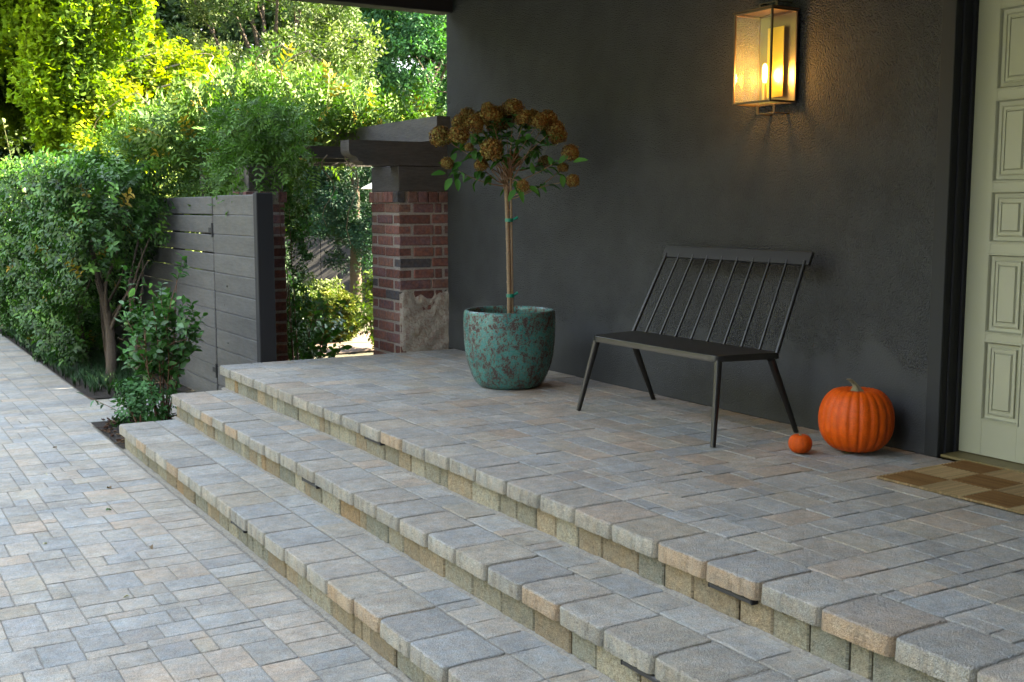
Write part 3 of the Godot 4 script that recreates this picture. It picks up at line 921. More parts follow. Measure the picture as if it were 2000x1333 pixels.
func make_pumpkin(where: Vector3, rad: float, high: float, ribs: int, deep: float, turn: float, label: String, stalk: float, plump := 0.8) -> void:
	var r := base("pumpkin", where, turn)
	tag(r, label, "pumpkin")
	var g := []
	var cc := []
	var rows := 26
	var seg := ribs * 8
	var wob := []
	for q in ribs: wob.append([rf(0.35, 1.7), rf(-0.3, 0.3)])
	for k in rows + 1:
		var t := float(k) / rows
		var ph := PI * t
		var row := []
		var crow := []
		for s in seg + 1:
			var a := TAU * s / seg
			var rb := float(s % seg) / 8.0
			var q := int(rb) % ribs
			var f := clampf(rb - floorf(rb) + 0.12 * sin(PI * (rb - floorf(rb))) * float(wob[q][1]) * 3.0, 0.0, 1.0)
			var groove := pow(absf(cos(PI * f)), 6.0)
			var rr := rad * pow(sin(ph), plump) * (1.0 - deep * groove * float(wob[q][0]) * pow(sin(ph), 0.5)) * (1.0 + 0.012 * sin(a * 2.0 + 1.0))
			var y := high * 0.5 - high * 0.5 * cos(ph) * (1.0 if t < 0.5 else 1.0)
			y = high * (0.5 + 0.5 * signf(-cos(ph)) * pow(absf(cos(ph)), 0.7 + 0.25 * plump))
			var dip := smoothstep(0.80, 1.0, t) * high * 0.09 + groove * deep * 0.35 * rad * smoothstep(0.6, 0.9, t)
			var dip0 := smoothstep(0.2, 0.0, t) * high * 0.05
			row.append(Vector3(cos(a) * rr, y - dip + dip0 - high * 0.012, sin(a) * rr))
			crow.append(Color(0.66, 0.098, 0.001).lerp(Color(0.52, 0.06, 0.001), groove * 0.6))
		g.append(row); cc.append(crow)
	var b := MB.new()
	b.grid(g, true, cc, Vector2(2, 1), Vector3(0, high * 0.5, 0))
	obj(r, "skin", b, M.pumpkin)
	var st := MB.new()
	var y0 := high * 0.905
	var k := stalk
	var sg := []
	for q in 9:
		var t := q / 8.0
		var ctr := Vector3(-0.55 * k * t * t, y0 + k * (t * 0.95), 0.45 * k * t * t)
		var row := []
		for s in 21:
			var a := TAU * s / 20.0
			var ridge := 1.0 + 0.22 * cos(a * 5.0 + t * 1.5)
			var rr := k * (0.16 + 0.34 * pow(1.0 - t, 3.0) + 0.05 * t) * ridge
			row.append(ctr + Vector3(cos(a) * rr, 0, sin(a) * rr))
		sg.append(row)
	st.grid(sg, true, [], Vector2.ONE, Vector3(0, y0, 0))
	var tip := st.v.size()
	for s in 20: st.vert(sg[8][s], Vector3.UP)
	for s in range(1, 19): st.tri(tip, tip + s, tip + s + 1)
	obj(r, "stalk", st, M.stalk)

func make_mat() -> void:
	var r := base("door_mat", Vector3(-3.285, 0.0, 0.575), 0.028)
	tag(r, "checkered brown and straw jute mat before the green door", "mat")
	var s := 0.205
	for a in 5:
		for c in 3:
			var b := MB.new()
			var dark := (a + c) % 2 == 0
			var col := (Color(0.40, 0.225, 0.085) if dark else Color(0.88, 0.63, 0.31)) * rf(0.93, 1.07)
			var o := PackedVector2Array()
			for q in 4:
				var p0: Vector2 = [Vector2(0, 0), Vector2(1, 0), Vector2(1, 1), Vector2(0, 1)][q]
				var p1: Vector2 = [Vector2(1, 0), Vector2(1, 1), Vector2(0, 1), Vector2(0, 0)][q]
				for k in 6: o.append((p0.lerp(p1, k / 6.0) * (s - 0.002) + Vector2(rf(-0.0022, 0.0022), rf(-0.0022, 0.0022))))
			b.slab(o, 0.001, 0.006, 0.002, col * 0.7, col * 0.7, Vector2(rng.randf(), rng.randf()))
			# braids laid side by side, their strands swelling in turn
			for k in 18:
				var pts := []
				var rr := []
				var w := (k + 0.5) / 18.0 * s
				for q in 27:
					var t := q / 26.0 * (s - 0.002)
					pts.append(Vector3(t, 0.0075, w + rf(-0.0008, 0.0008)) if dark else Vector3(w + rf(-0.0008, 0.0008), 0.0075, t))
					rr.append((0.0070 if (q + k) % 2 == 0 else 0.0040) * rf(0.92, 1.08))
				b.tube(pts, rr, 4, col * rf(0.8, 1.2), false)
			put(r, "jute_square", b.mesh(), M.jute, Vector3(a * s, rf(0, 0.001), -(c + 1) * s))
	var rope := [[Vector3(0, 0, 0), Vector3(5 * s, 0, 0)], [Vector3(0, 0, 0), Vector3(0, 0, -3 * s)], [Vector3(5 * s, 0, 0), Vector3(5 * s, 0, -3 * s)], [Vector3(0, 0, -3 * s), Vector3(5 * s, 0, -3 * s)]]
	for e in rope:
		var b := MB.new()
		var ln: float = e[0].distance_to(e[1])
		var n := int(ln / 0.011)
		var d: Vector3 = (e[1] - e[0]).normalized()
		var sd := d.cross(Vector3.UP)
		for q in n:
			for w in [-1.0, 1.0]:
				var c: Vector3 = e[0] + d * (q + 0.5 * (w * 0.5 + 0.5)) * 0.011 + Vector3(0, 0.0075, 0) + sd * w * 0.003
				b.tube([c - d * 0.007 - sd * w * 0.003, c, c + d * 0.007 + sd * w * 0.003], [0.001, 0.0062, 0.001], 5, Color(0.85, 0.62, 0.31) * rf(0.7, 1.2), false)
		obj(r, "braided_edge", b, M.jute)

func make_pot() -> Vector3:
	var where := Vector3(-6.30, 0, 0.62)
	var r := base("planter_pot", where)
	tag(r, "turquoise glazed pot with rusty brown blotches holding the hydrangea", "pot")
	var outer := [[0.0, 0.0], [0.165, 0.0], [0.19, 0.008], [0.215, 0.035], [0.24, 0.085], [0.262, 0.15], [0.276, 0.225], [0.284, 0.31], [0.287, 0.39], [0.2865, 0.45], [0.284, 0.485], [0.279, 0.497], [0.270, 0.502], [0.258, 0.500], [0.251, 0.490], [0.249, 0.47], [0.249, 0.40]]
	var b := MB.new()
	for q in outer: q[0] *= 1.04
	b.lathe(outer, 64, Color.WHITE, Vector2(1.0, -0.85))
	obj(r, "pot_body", b, M.pot)
	var s := MB.new()
	var g := []
	for k in 7:
		var row := []
		for q in 33:
			var a := TAU * q / 32.0
			var rr := 0.2495 * k / 6.0
			row.append(Vector3(cos(a) * rr, 0.415 + rf(-0.008, 0.008) * (1.0 if k < 6 else 0.0), sin(a) * rr))
		row[32] = row[0]
		g.append(row)
	s.grid(g, true, [], Vector2.ONE, Vector3(0, -5, 0))
	obj(r, "potting_soil", s, M.soil)
	return where

# floret head
func head_mesh(k: int) -> ArrayMesh:
	var b := MB.new()
	for q in 620:
		var t := float(q) / 620.0
		var ph := acos(1.0 - 1.85 * t)
		var th := q * 2.39996
		var d := Vector3(sin(ph) * cos(th), cos(ph) * 0.95, sin(ph) * sin(th))
		var p := d * (1.0 + 0.12 * sin(th * 1.7 + k) * cos(ph * 3.0 + k)) * rf(0.78, 1.05)
		var col := Color(0.17, 0.088, 0.026) * rf(0.4, 1.5)
		if rng.randf() < 0.4: col = Color(0.25, 0.21, 0.065) * rf(0.6, 1.3)
		var ax := (d + Vector3(rf(-0.5, 0.5), rf(-0.5, 0.5), rf(-0.5, 0.5))).normalized()
		var s := ax.cross(Vector3(0.3, 1, 0.2)).normalized()
		for w in 4:
			var e := s.rotated(ax, w * PI * 0.5 + 0.4)
			b.lite(p, (e + ax * rf(0.1, 0.6)).normalized(), ax, rf(0.09, 0.15), rf(0.075, 0.12), col * rf(0.8, 1.2))
	return b.mesh()
func make_hydrangea(pot: Vector3) -> void:
	var r := base("hydrangea_tree", pot + Vector3(0, 0.41, 0))
	tag(r, "standard hydrangea with dry brown flower heads growing in the turquoise pot", "plant")
	var rt := Vector3(0.512, 0, -0.859)
	var tk := MB.new()
	var top := Vector3(-0.035, 0.82, 0.0)
	tk.tube([Vector3(0, 0, 0), Vector3(-0.004, 0.2, 0.0), Vector3(-0.016, 0.5, 0), top, Vector3(-0.04, 1.0, 0)], [0.016, 0.0145, 0.014, 0.0145, 0.009], 9)
	for k in 8: tk.tube([Vector3(-0.0035 * k, 0.08 + k * 0.092, 0), Vector3(-0.0035 * k, 0.092 + k * 0.092, 0)], [0.0165, 0.0165], 9)
	obj(r, "trunk", tk, M.cane)
	var sk := MB.new()
	var so := rt * 0.021
	sk.tube([so, so + Vector3(-0.03, 1.12, 0)], [0.0075, 0.0065], 7)
	obj(r, "stake", sk, M.cane)
	for y in [0.17, 0.655]:
		var tp := MB.new()
		tp.tube([Vector3(-0.03 * y, y, 0) + so * 0.4, Vector3(-0.03 * y, y + 0.022, 0) + so * 0.4], [0.027, 0.027], 10)
		tp.tube([Vector3(0.0, y + 0.015, 0) + so * 1.2, Vector3(0.0, y + 0.03, 0) + so * 2.6], [0.006, 0.010], 5)
		obj(r, "tie", tp, M.tape)
	# heads: right/left offset and height in metres about the stem, radius, depth
	var heads := [[-0.435, 0.79, 0.058, 0.05], [-0.315, 0.795, 0.055, 0.16], [-0.315, 0.885, 0.044, 0.0], [-0.27, 0.93, 0.045, -0.1], [-0.218, 0.86, 0.048, 0.14], [-0.19, 0.905, 0.042, 0.0], [-0.135, 0.965, 0.036, 0.05], [-0.118, 0.915, 0.056, 0.12], [0.022, 0.965, 0.058, 0.02], [-0.025, 0.895, 0.048, -0.1], [0.095, 0.90, 0.052, 0.08], [0.185, 0.878, 0.042, 0.14], [0.245, 0.905, 0.05, -0.02], [0.285, 0.84, 0.05, 0.06], [0.31, 0.80, 0.05, -0.08], [-0.112, 0.70, 0.056, 0.26], [0.385, 0.69, 0.046, 0.05], [0.34, 0.60, 0.03, 0.0], [0.397, 0.512, 0.036, 0.12], [-0.39, 0.622, 0.034, 0.12], [0.085, 0.478, 0.034, 0.2], [-0.178, 0.61, 0.037, 0.1], [-0.10, 0.88, 0.046, -0.12], [-0.25, 0.715, 0.024, 0.2], [0.228, 0.645, 0.035, -0.14], [-0.072, 0.94, 0.042, -0.06], [0.15, 0.93, 0.04, -0.15], [0.03, 0.65, 0.04, -0.1]]
	var hm := [head_mesh(0), head_mesh(1), head_mesh(2)]
	var cam := Vector3(0.859, 0, 0.512)
	for q in heads.size():
		var e: Array = heads[q]
		var p: Vector3 = rt * e[0] + cam * e[3] + Vector3(0, e[1] + 0.40, 0)
		var s: float = e[2] * 1.2
		put(r, "flower_head", hm[q % 3], M.floret, p, Basis.from_euler(Vector3(rf(-0.4, 0.4), rf(0, TAU), rf(-0.4, 0.4))).scaled(Vector3(s, s * rf(0.9, 1.1), s)))
		var b := MB.new()
		var root := Vector3(-0.032 + rf(-0.01, 0.01), rf(0.78, 1.0), rf(-0.01, 0.01))
		var midp := root.lerp(p, 0.5) + Vector3(0, 0.03 if p.y > 1.1 else -0.05, 0) + Vector3(rf(-0.03, 0.03), rf(-0.02, 0.02), rf(-0.03, 0.03))
		if p.y < 0.95: midp = root.lerp(p, 0.5) + Vector3(0, 0.03, 0)
		var pts := []
		for k in 6:
			var t := k / 5.0
			pts.append(root.lerp(midp, t).lerp(midp.lerp(p, t), t))
		b.tube(pts, [0.0042, 0.0036, 0.003, 0.0026, 0.0023, 0.002], 5, Color.WHITE, false)
		obj(r, "branch", b, M.twig)
		# leaves in pairs below the head
		for w in (8 if e[1] > 0.6 else 4):
			var t := rf(0.42, 0.95)
			var lp := root.lerp(midp, t).lerp(midp.lerp(p, t), t)
			var dd := (Vector3(rf(-1, 1), rf(-1.0, 0.25), rf(-1, 1)) + (p - root).normalized() * 0.7).normalized()
			var lb := MB.new()
			var g := Color(0.05, 0.155, 0.024) * rf(0.55, 1.4)
			lb.leaf(Vector3.ZERO, dd, Vector3(rf(-0.4, 0.4), 1, rf(-0.4, 0.4)).normalized(), rf(0.06, 0.105), rf(0.032, 0.052), g, 0.25, 0.3)
			put(r, "leaf", lb.mesh(), M.leafm, lp)
	for q in [[-0.40, 0.56, -0.8, 0.0], [-0.36, 0.53, -0.5, -0.8], [-0.33, 0.53, 0.1, -1.0], [-0.36, 0.60, -0.7, 0.3], [-0.335, 0.69, -0.3, -0.6], [-0.30, 0.63, -0.4, -0.3], [0.06, 0.47, 0.3, -0.9], [0.04, 0.46, -0.5, -0.7], [0.12, 0.48, 0.8, -0.5], [0.33, 0.55, 0.1, -0.9], [0.31, 0.62, 0.5, 0.5], [0.40, 0.63, 0.8, 0.2]]:
		var lb := MB.new()
		lb.leaf(Vector3.ZERO, (rt * q[2] + Vector3(0, q[3], 0) + cam * 0.25).normalized(), (cam + Vector3.UP * 0.7).normalized(), rf(0.08, 0.11), rf(0.035, 0.048), Color(0.06, 0.19, 0.03) * rf(0.7, 1.2), 0.22, 0.2)
		put(r, "leaf", lb.mesh(), M.leafm, rt * q[0] + cam * rf(0.05, 0.15) + Vector3(0, q[1] + 0.40, 0))

# ---------------------------------------------------------------- step lights
func make_step_lights() -> void:
	var rows := [[0, -2.67, "dark metal light bar under a top step cap close to the door mat"], [0, -5.48, "dark metal light bar under a top step cap below the bench"], [1, -2.63, "dark metal light bar under a middle step cap close to the door mat"], [1, -5.42, "dark metal light bar under a middle step cap below the bench"], [2, -5.41, "dark metal light bar under a lowest step cap"]]
	for q in rows:
		var y: float = -SH * q[0] - 0.0755
		var r := base("step_light", Vector3(q[1], y, NOSE[q[0]] - 0.026))
		tag(r, q[2], "step light", "light bars under the step caps")
		var b := MB.new()
		b.box(Vector3(0, 0, 0), Vector3(0.2, 0.018, 0.034), 0.004)
		obj(r, "bar", b, M.ledbar)
		var c := MB.new()
		for s in [-1, 1]: c.box(Vector3(s * 0.101, 0, 0), Vector3(0.008, 0.02, 0.036), 0.003)
		obj(r, "end_cap", c, M.black)

# ---------------------------------------------------------------- fence, pillars, pergola
func make_fence() -> void:
	var y1 := 1.255
	var specs := [["slatted_fence", -9.49, -8.335, 1.60, "grey stained board fence panel ending in a black post beside the porch", "fence"], ["garden_gate", -10.90, -9.515, 1.60, "grey stained board gate with dark latch hinge next to the fence panel", "gate"], ["slatted_fence", -15.5, -10.93, 1.575, "shaded grey board fence running behind the tall hedge", "fence"]]
	for q in specs.size():
		var s: Array = specs[q]
		var r := base(s[0], Vector3(s[1], -0.52, s[3]))
		tag(r, s[4], s[5])
		var w: float = s[2] - s[1]
		for k in 11:
			var b := MB.new()
			var gap := 0.0
			if q == 2: gap = 0.012 if k < 4 else 0.003
			if q == 1 and k < 4: gap = 0.011
			var t := rf(0.82, 1.12)
			b.box(Vector3.ZERO, Vector3(w - 0.006, 0.1592 - gap, 0.024), 0.0065, Color(t, t, t * rf(0.98, 1.04)), Vector2(rng.randf() * 7, rng.randf() * 7))
			put(r, "board", b.mesh(), M.fence, Vector3(w * 0.5, y1 + 0.52 - 0.079 - k * 0.1595, rf(-0.0015, 0.0015)), Basis.from_euler(Vector3(0, 0, rf(-0.0015, 0.0015))))
		var posts := [w - 0.02] if q == 0 else [0.04, w - 0.04]
		if q == 2: posts = [0.05, 1.55, 3.05, w - 0.05]
		for px in posts:
			var b := MB.new()
			b.box(Vector3(0, 0.885, -0.058), Vector3(0.085, 1.77, 0.088), 0.004)
			put(r, "post", b.mesh(), M.black, Vector3(px, 0, 0))
		if q == 0:
			var b := MB.new()
			b.box(Vector3(0, 0.8935, -0.022), Vector3(0.08, 1.787, 0.13), 0.005)
			put(r, "end_post", b.mesh(), M.black, Vector3(w + 0.0425, 0, 0))
			# knots and nail heads
			for kx in [[0.24, 1.17], [0.26, 0.86], [0.33, 0.55], [0.87, 0.40], [0.72, 0.41], [0.36, 1.02]]:
				var kn := MB.new()
				kn.lathe([[0.0, 0.0012], [0.006, 0.001], [0.009, 0.0]], 9)
				put(r, "knot", kn.mesh(), M.black, Vector3(kx[0], kx[1] + 0.02, 0.0125), Basis.from_euler(Vector3(PI / 2, 0, rf(0, 3))).scaled(Vector3(1, 1, 1)))
			for k in 10:
				for dy in [-0.05, 0.05]:
					var nl := MB.new()
					nl.lathe([[0.0, 0.0012], [0.003, 0.001], [0.0035, 0.0]], 7)
					put(r, "nail", nl.mesh(), M.black, Vector3(w - 0.045, y1 + 0.52 - 0.079 - k * 0.1595 + dy, 0.0125), Basis.from_euler(Vector3(PI / 2, 0, 0)))
		if q == 1:
			for hy in [1.49, 0.30]:
				var b := MB.new()
				b.box(Vector3(0.012, 0, 0.014), Vector3(0.03, 0.115, 0.008), 0.002)
				b.tube([Vector3(0.013, -0.06, 0.018), Vector3(0.013, 0.06, 0.018)], [0.008, 0.008], 8)
				b.box(Vector3(-0.06, -0.0, 0.0145), Vector3(0.09, 0.04, 0.005), 0.001)
				put(r, "hinge", b.mesh(), M.black, Vector3(w, hy, 0.0))

func brick_tone() -> Color:
	var k := rng.randf()
	if k < 0.06: return Color(0.13, 0.12, 0.125)
	if k < 0.3: return Color(0.33, 0.185, 0.15) * rf(0.8, 1.1)
	if k < 0.5: return Color(0.30, 0.165, 0.16) * rf(0.75, 1.05)
	return Color(0.31, 0.15, 0.125) * rf(0.65, 1.15)
func make_pillar(where: Vector3, sx: float, sz: float, label: String, parge: bool) -> void:
	# where = centre at ground
	var r := base("brick_pillar", where)
	tag(r, label, "pillar")
	var y1 := 1.197 - where.y
	var core := MB.new()
	core.box(Vector3(0, (y1 + 0.09) / 2, 0), Vector3(sx - 0.014, y1 + 0.088, sz - 0.014), 0.002)
	obj(r, "mortar", core, M.mortar)
	var pitch := 0.0884
	var bh := 0.073
	var th := 0.125
	for k in 30:
		var y := y1 - pitch * (k + 0.5)
		if y < 0: break
		var odd := k % 2
		# runs: [face, from, to] measured along each face from its left end
		var runs := []
		for face in 4:
			var along := sx if face % 2 == 0 else sz
			var cuts := []
			if face % 2 == 0: cuts = [[0.0, along / 2], [along / 2, along]] if odd == 0 else [[th, along - th]]
			elif odd == 0: cuts = [[th, th + (along - 2 * th) * 0.72], [th + (along - 2 * th) * 0.72, along - th]]
			else: cuts = [[0.0, along * 0.56], [along * 0.56, along]]
			for c in cuts: runs.append([face, c[0], c[1]])
		for q in runs:
			var face: int = q[0]
			var along := sx if face % 2 == 0 else sz
			var b := MB.new()
			b.box(Vector3.ZERO, Vector3(q[2] - q[1] - 0.013, bh * rf(0.94, 1.03), th - 0.013), 0.006, brick_tone(), Vector2(rng.randf() * 5, rng.randf() * 5))
			var c := Vector3((q[1] + q[2]) / 2 - along / 2, y + rf(-0.002, 0.002), (sz if face % 2 == 0 else sx) / 2 - (th - 0.013) / 2 + rf(-0.002, 0.003))
			put(r, "brick", b.mesh(), M.brick, Basis.from_euler(Vector3(0, face * PI / 2, 0)) * c, Basis.from_euler(Vector3(rf(-0.01, 0.01), face * PI / 2, rf(-0.012, 0.012))))
	# upright course at the head
	for face in 4:
		var along := (sx if face % 2 == 0 else sz) + 0.03
		var cnt := int(along / 0.088)
		var st := along / cnt
		for q in cnt:
			if face % 2 == 1 and (q == 0 or q == cnt - 1): continue
			var b := MB.new()
			b.box(Vector3.ZERO, Vector3(st - 0.012, 0.086, 0.07), 0.005, brick_tone() * 0.95, Vector2(rng.randf() * 5, rng.randf() * 5))
			var c := Vector3(-along / 2 + (q + 0.5) * st, y1 + 0.0445, ((sz if face % 2 == 0 else sx) + 0.03) / 2 - 0.035 + rf(-0.001, 0.002))
			put(r, "brick", b.mesh(), M.brick, Basis.from_euler(Vector3(0, face * PI / 2, 0)) * c, Basis.from_euler(Vector3(0, face * PI / 2, rf(-0.01, 0.01))))
	if parge:
		var pb := MB.new()
		var g := []
		var rows := 26
		for k in rows + 1:
			var row := []
			for q in 23:
				var t := q / 22.0
				var top := 0.985 + 0.02 * sin(t * 9.0) + 0.016 * sin(t * 23.0) + rf(-0.008, 0.008)
				var y := top * k / float(rows)
				var dep := 0.010 + 0.008 * sin(t * 11.0 + k * 0.5) * sin(k * 0.8 + t * 4.0) + rf(-0.005, 0.005)
				if k == rows or q == 0 or q == 22: dep = -0.008
				row.append(Vector3(sx / 2 + dep, y, -sz / 2 + sz * (0.003 + 0.994 * t)))
			g.append(row)
		pb.grid(g, false, [], Vector2(1, 2.2), Vector3(-9, 0.5, 0))
		obj(r, "lime_render", pb, M.parge)

func beam_box(r: Node, called: String, a: Vector3, e: Vector3, hh: float, tt: float, m: Material, scroll := false) -> void:
	# beam from a to e (horizontal), height hh, thickness tt; scrolled ends cut as an ogee
	var b := MB.new()
	var d := (e - a)
	var ln := d.length()
	d /= ln
	var sd := d.cross(Vector3.UP)
	var prof := PackedVector2Array()
	if scroll:
		for end in [0, 1]:
			var pts := [Vector2(0, hh * 0.5), Vector2(0, hh * 0.05)]
			for k in 7:
				var t := k / 6.0
				pts.append(Vector2(0.06 * (0.5 - 0.5 * cos(PI * t)) + 0.02 * t, hh * (0.05 - 0.40 * t - 0.05 * sin(TAU * t))))
			pts.append(Vector2(0.11, -hh * 0.38)); pts.append(Vector2(0.125, -hh * 0.5))
			if end == 0:
				for p in pts: prof.append(p)
			else:
				for k in pts.size():
					var p: Vector2 = pts[pts.size() - 1 - k]
					prof.append(Vector2(ln - p.x, p.y))
	else:
		prof = PackedVector2Array([Vector2(0, hh / 2), Vector2(0, -hh / 2), Vector2(ln, -hh / 2), Vector2(ln, hh / 2)])
	var n := prof.size()
	var tri := Geometry2D.triangulate_polygon(prof)
	for s in [-1.0, 1.0]:
		var k := b.v.size()
		for p in prof: b.vert(a + d * p.x + Vector3(0, p.y, 0) + sd * s * tt / 2, sd * s, Vector2(p.x, p.y))
		for q in range(0, tri.size(), 3): b.tri(k + tri[q], k + tri[q + 1], k + tri[q + 2])
	var ctr := a + d * ln / 2
	for q in n:
		var p: Vector2 = prof[q]
		var p2: Vector2 = prof[(q + 1) % n]
		var A := a + d * p.x + Vector3(0, p.y, 0)
		var B := a + d * p2.x + Vector3(0, p2.y, 0)
		var nn := (B - A).cross(sd).normalized()
		b.flat([A - sd * tt / 2, B - sd * tt / 2, B + sd * tt / 2, A + sd * tt / 2], Color.WHITE, [Vector2(0, 0), Vector2(0, 0.1), Vector2(0.1, 0.1), Vector2(0.1, 0)], -nn if (A + B) / 2 != ctr and nn.dot((A + B) / 2 - ctr) < 0 else nn)
	obj(r, called, b, m)

func make_pergola() -> void:
	var r := base("pergola", Vector3.ZERO)
	tag(r, "dark timber pergola on brick pillars carrying the wisteria vine", "pergola")
	var cb := MB.new()
	cb.box(Vector3(-8.620, 1.388, 0.18), Vector3(0.535, 0.205, 0.51), 0.006)
	obj(r, "capital_block", cb, M.timber)
	var cb2 := MB.new()
	cb2.box(Vector3(-9.12, 1.388, 1.345), Vector3(0.42, 0.205, 0.29), 0.006)
	obj(r, "capital_block", cb2, M.timber)
	beam_box(r, "corbel", Vector3(-8.43, 1.588, 0.86), Vector3(-8.43, 1.588, -0.1), 0.19, 0.17, M.timber, true)
	beam_box(r, "corbel", Vector3(-8.80, 1.588, 0.55), Vector3(-8.80, 1.588, -0.1), 0.19, 0.17, M.timber, true)
	beam_box(r, "beam", Vector3(-12.7, 1.785, 0.125), Vector3(-8.16, 1.785, 0.125), 0.19, 0.12, M.timber, false)
	beam_box(r, "beam", Vector3(-10.6, 1.762, 1.34), Vector3(-9.05, 1.762, 1.34), 0.155, 0.13, M.timber, false)
	for k in 3:
		var x := -9.3 - 0.84 * k
		beam_box(r, "rafter", Vector3(x, 1.63, [1.3, 1.1, 1.3][k]), Vector3(x, 1.63, -0.6), 0.10, 0.07, M.timber, true)
	for z in [0.125, 1.34]:
		var b := MB.new()
		b.box(Vector3(-10.55 if z > 1.0 else -12.5, 0.6, z), Vector3(0.12, 2.2, 0.12), 0.005)
		obj(r, "post", b, M.timber)

# ---------------------------------------------------------------- plants
func sprig(kind: String) -> ArrayMesh:
	var b := MB.new()
	match kind:
		"hedge":
			b.tube([Vector3.ZERO, Vector3(0, 0.05, 0), Vector3(0.004, 0.10, 0)], [0.0016, 0.0013, 0.0008], 3, Color(0.3, 0.2, 0.1), false)
			for q in 11:
				var a := q * 2.4
				var y := 0.01 + 0.09 * q / 10.0
				var d := Vector3(cos(a), rf(0.1, 0.7), sin(a)).normalized()
				b.leaf(Vector3(0, y, 0), d, (Vector3.UP + Vector3(rf(-0.3, 0.3), 0, rf(-0.3, 0.3))).normalized(), rf(0.034, 0.05), rf(0.017, 0.024), Color.WHITE * rf(0.75, 1.25), 0.3, 0.12)
		"broad":
			b.tube([Vector3.ZERO, Vector3(0, 0.08, 0), Vector3(0.006, 0.16, 0)], [0.003, 0.0025, 0.0015], 3, Color(0.4, 0.22, 0.1), false)
			for q in 9:
				var a := q * 2.4
				var y := 0.01 + 0.15 * q / 8.0
				var d := Vector3(cos(a), rf(0.1, 0.6), sin(a)).normalized()
				b.leaf(Vector3(0, y, 0), d, (Vector3.UP + Vector3(rf(-0.3, 0.3), 0, rf(-0.3, 0.3))).normalized(), rf(0.055, 0.08), rf(0.03, 0.04), Color.WHITE * rf(0.75, 1.25), 0.2, 0.12)
		"wisteria":
			var pts := []
			for q in 7: pts.append(Vector3(0, 0.25 * q / 6.0, 0.06 * (q / 6.0) * (q / 6.0)))
			b.tube(pts, [0.002, 0.002, 0.0017, 0.0015, 0.0012, 0.001, 0.0008], 3, Color(0.7, 0.75, 0.4), false)
			for q in range(1, 7):
				for s in [-1.0, 1.0]:
					var d := Vector3(s, 0.55, 0.15 + rf(-0.2, 0.2)).normalized()
					b.lite(pts[q], d, Vector3(rf(-0.3, 0.3), -0.1, -1).normalized(), rf(0.05, 0.075), rf(0.02, 0.026), Color.WHITE * rf(0.75, 1.25))
			b.lite(pts[6], Vector3(0, 1, 0.4).normalized(), Vector3(0, 0.3, -1).normalized(), 0.065, 0.024, Color.WHITE)
		"ginkgo":
			# hanging shoot with fan leaves on spurs
			b.tube([Vector3.ZERO, Vector3(0.02, -0.25, 0.01), Vector3(0.0, -0.55, 0)], [0.004, 0.003, 0.002], 3, Color(0.45, 0.35, 0.2), false)
			for q in 11:
				var y := -0.03 - 0.54 * q / 10.0
				for w in 3:
					var a := rf(0, TAU)
					var d := Vector3(cos(a), rf(-0.9, 0.2), sin(a)).normalized()
					var o := Vector3(0.01, y, 0)
					var tip := o + d * rf(0.02, 0.05)
					var up := Vector3(rf(-1, 1), rf(0.0, 1), rf(-1, 1)).normalized()
					var s := d.cross(up).normalized()
					var nn := s.cross(d).normalized()
					var col := Color.WHITE * rf(0.7, 1.2)
					var L := rf(0.05, 0.08)
					var k := b.v.size()
					b.vert(tip, nn, Vector2.ZERO, col)
					for g in 5:
						var an := (g - 2) * 0.42
						b.vert(tip + (d * cos(an) + s * sin(an)) * L * (1.0 if g != 2 else 0.88) + nn * 0.008 * absf(g - 2), nn, Vector2.ZERO, col)
					for g in 4: b.tri(k, k + 1 + g, k + 2 + g)
		"fine":
			for q in 26:
				var d := Vector3(rf(-1, 1), rf(-0.4, 1), rf(-1, 1)).normalized()
				var o := d * rf(0.02, 0.2)
				b.lite(o, (d + Vector3(rf(-0.8, 0.8), rf(-0.8, 0.8), rf(-0.8, 0.8))).normalized(), Vector3(rf(-1, 1), rf(0.1, 1), rf(-1, 1)).normalized(), rf(0.07, 0.11), rf(0.03, 0.05), Color.WHITE * rf(0.6, 1.35))
		"box":
			for q in 14:
				var d := Vector3(rf(-1, 1), rf(-0.1, 1), rf(-1, 1)).normalized()
				b.lite(d * rf(0.0, 0.025), (d + Vector3(rf(-0.6, 0.6), rf(-0.6, 0.6), rf(-0.6, 0.6))).normalized(), Vector3(rf(-1, 1), 1, rf(-1, 1)).normalized(), rf(0.016, 0.024), rf(0.009, 0.013), Color.WHITE * rf(0.7, 1.3))
		"grass":
			for q in 16:
				var a := rf(0, TAU)
				var d := Vector3(cos(a), 0, sin(a))
				var L := rf(0.08, 0.2)
				var s := Vector3(-d.z, 0, d.x) * 0.0025
				var k := b.v.size()
				var col := Color.WHITE * rf(0.6, 1.3)
				for g in 4:
					var t := g / 3.0
					var p := d * L * (0.15 + 0.6 * t * t) + Vector3(0, L * (t - 0.45 * t * t), 0) * 1.2 - d * L * 0.15
					b.vert(p + s * (1.0 - t), Vector3.UP, Vector2.ZERO, col); b.vert(p - s * (1.0 - t), Vector3.UP, Vector2.ZERO, col)
				for g in 3: b.quad(k + g * 2, k + g * 2 + 1, k + g * 2 + 3, k + g * 2 + 2)
		"chip":
			for q in 5:
				b.box(Vector3(rf(-0.03, 0.03), rf(0, 0.008), rf(-0.03, 0.03)), Vector3(rf(0.015, 0.05), rf(0.003, 0.007), rf(0.006, 0.014)), 0.001, Color.WHITE * rf(0.5, 1.4))
	return b.mesh()

func facing(d: Vector3, spin: float, s: float) -> Basis:
	# y axis along d
	var x := d.cross(Vector3(0.31, 0.2, 0.93)).normalized()
	var z := x.cross(d).normalized()
	return Basis(x, d, z).rotated(d, spin).scaled(Vector3(s, s, s))

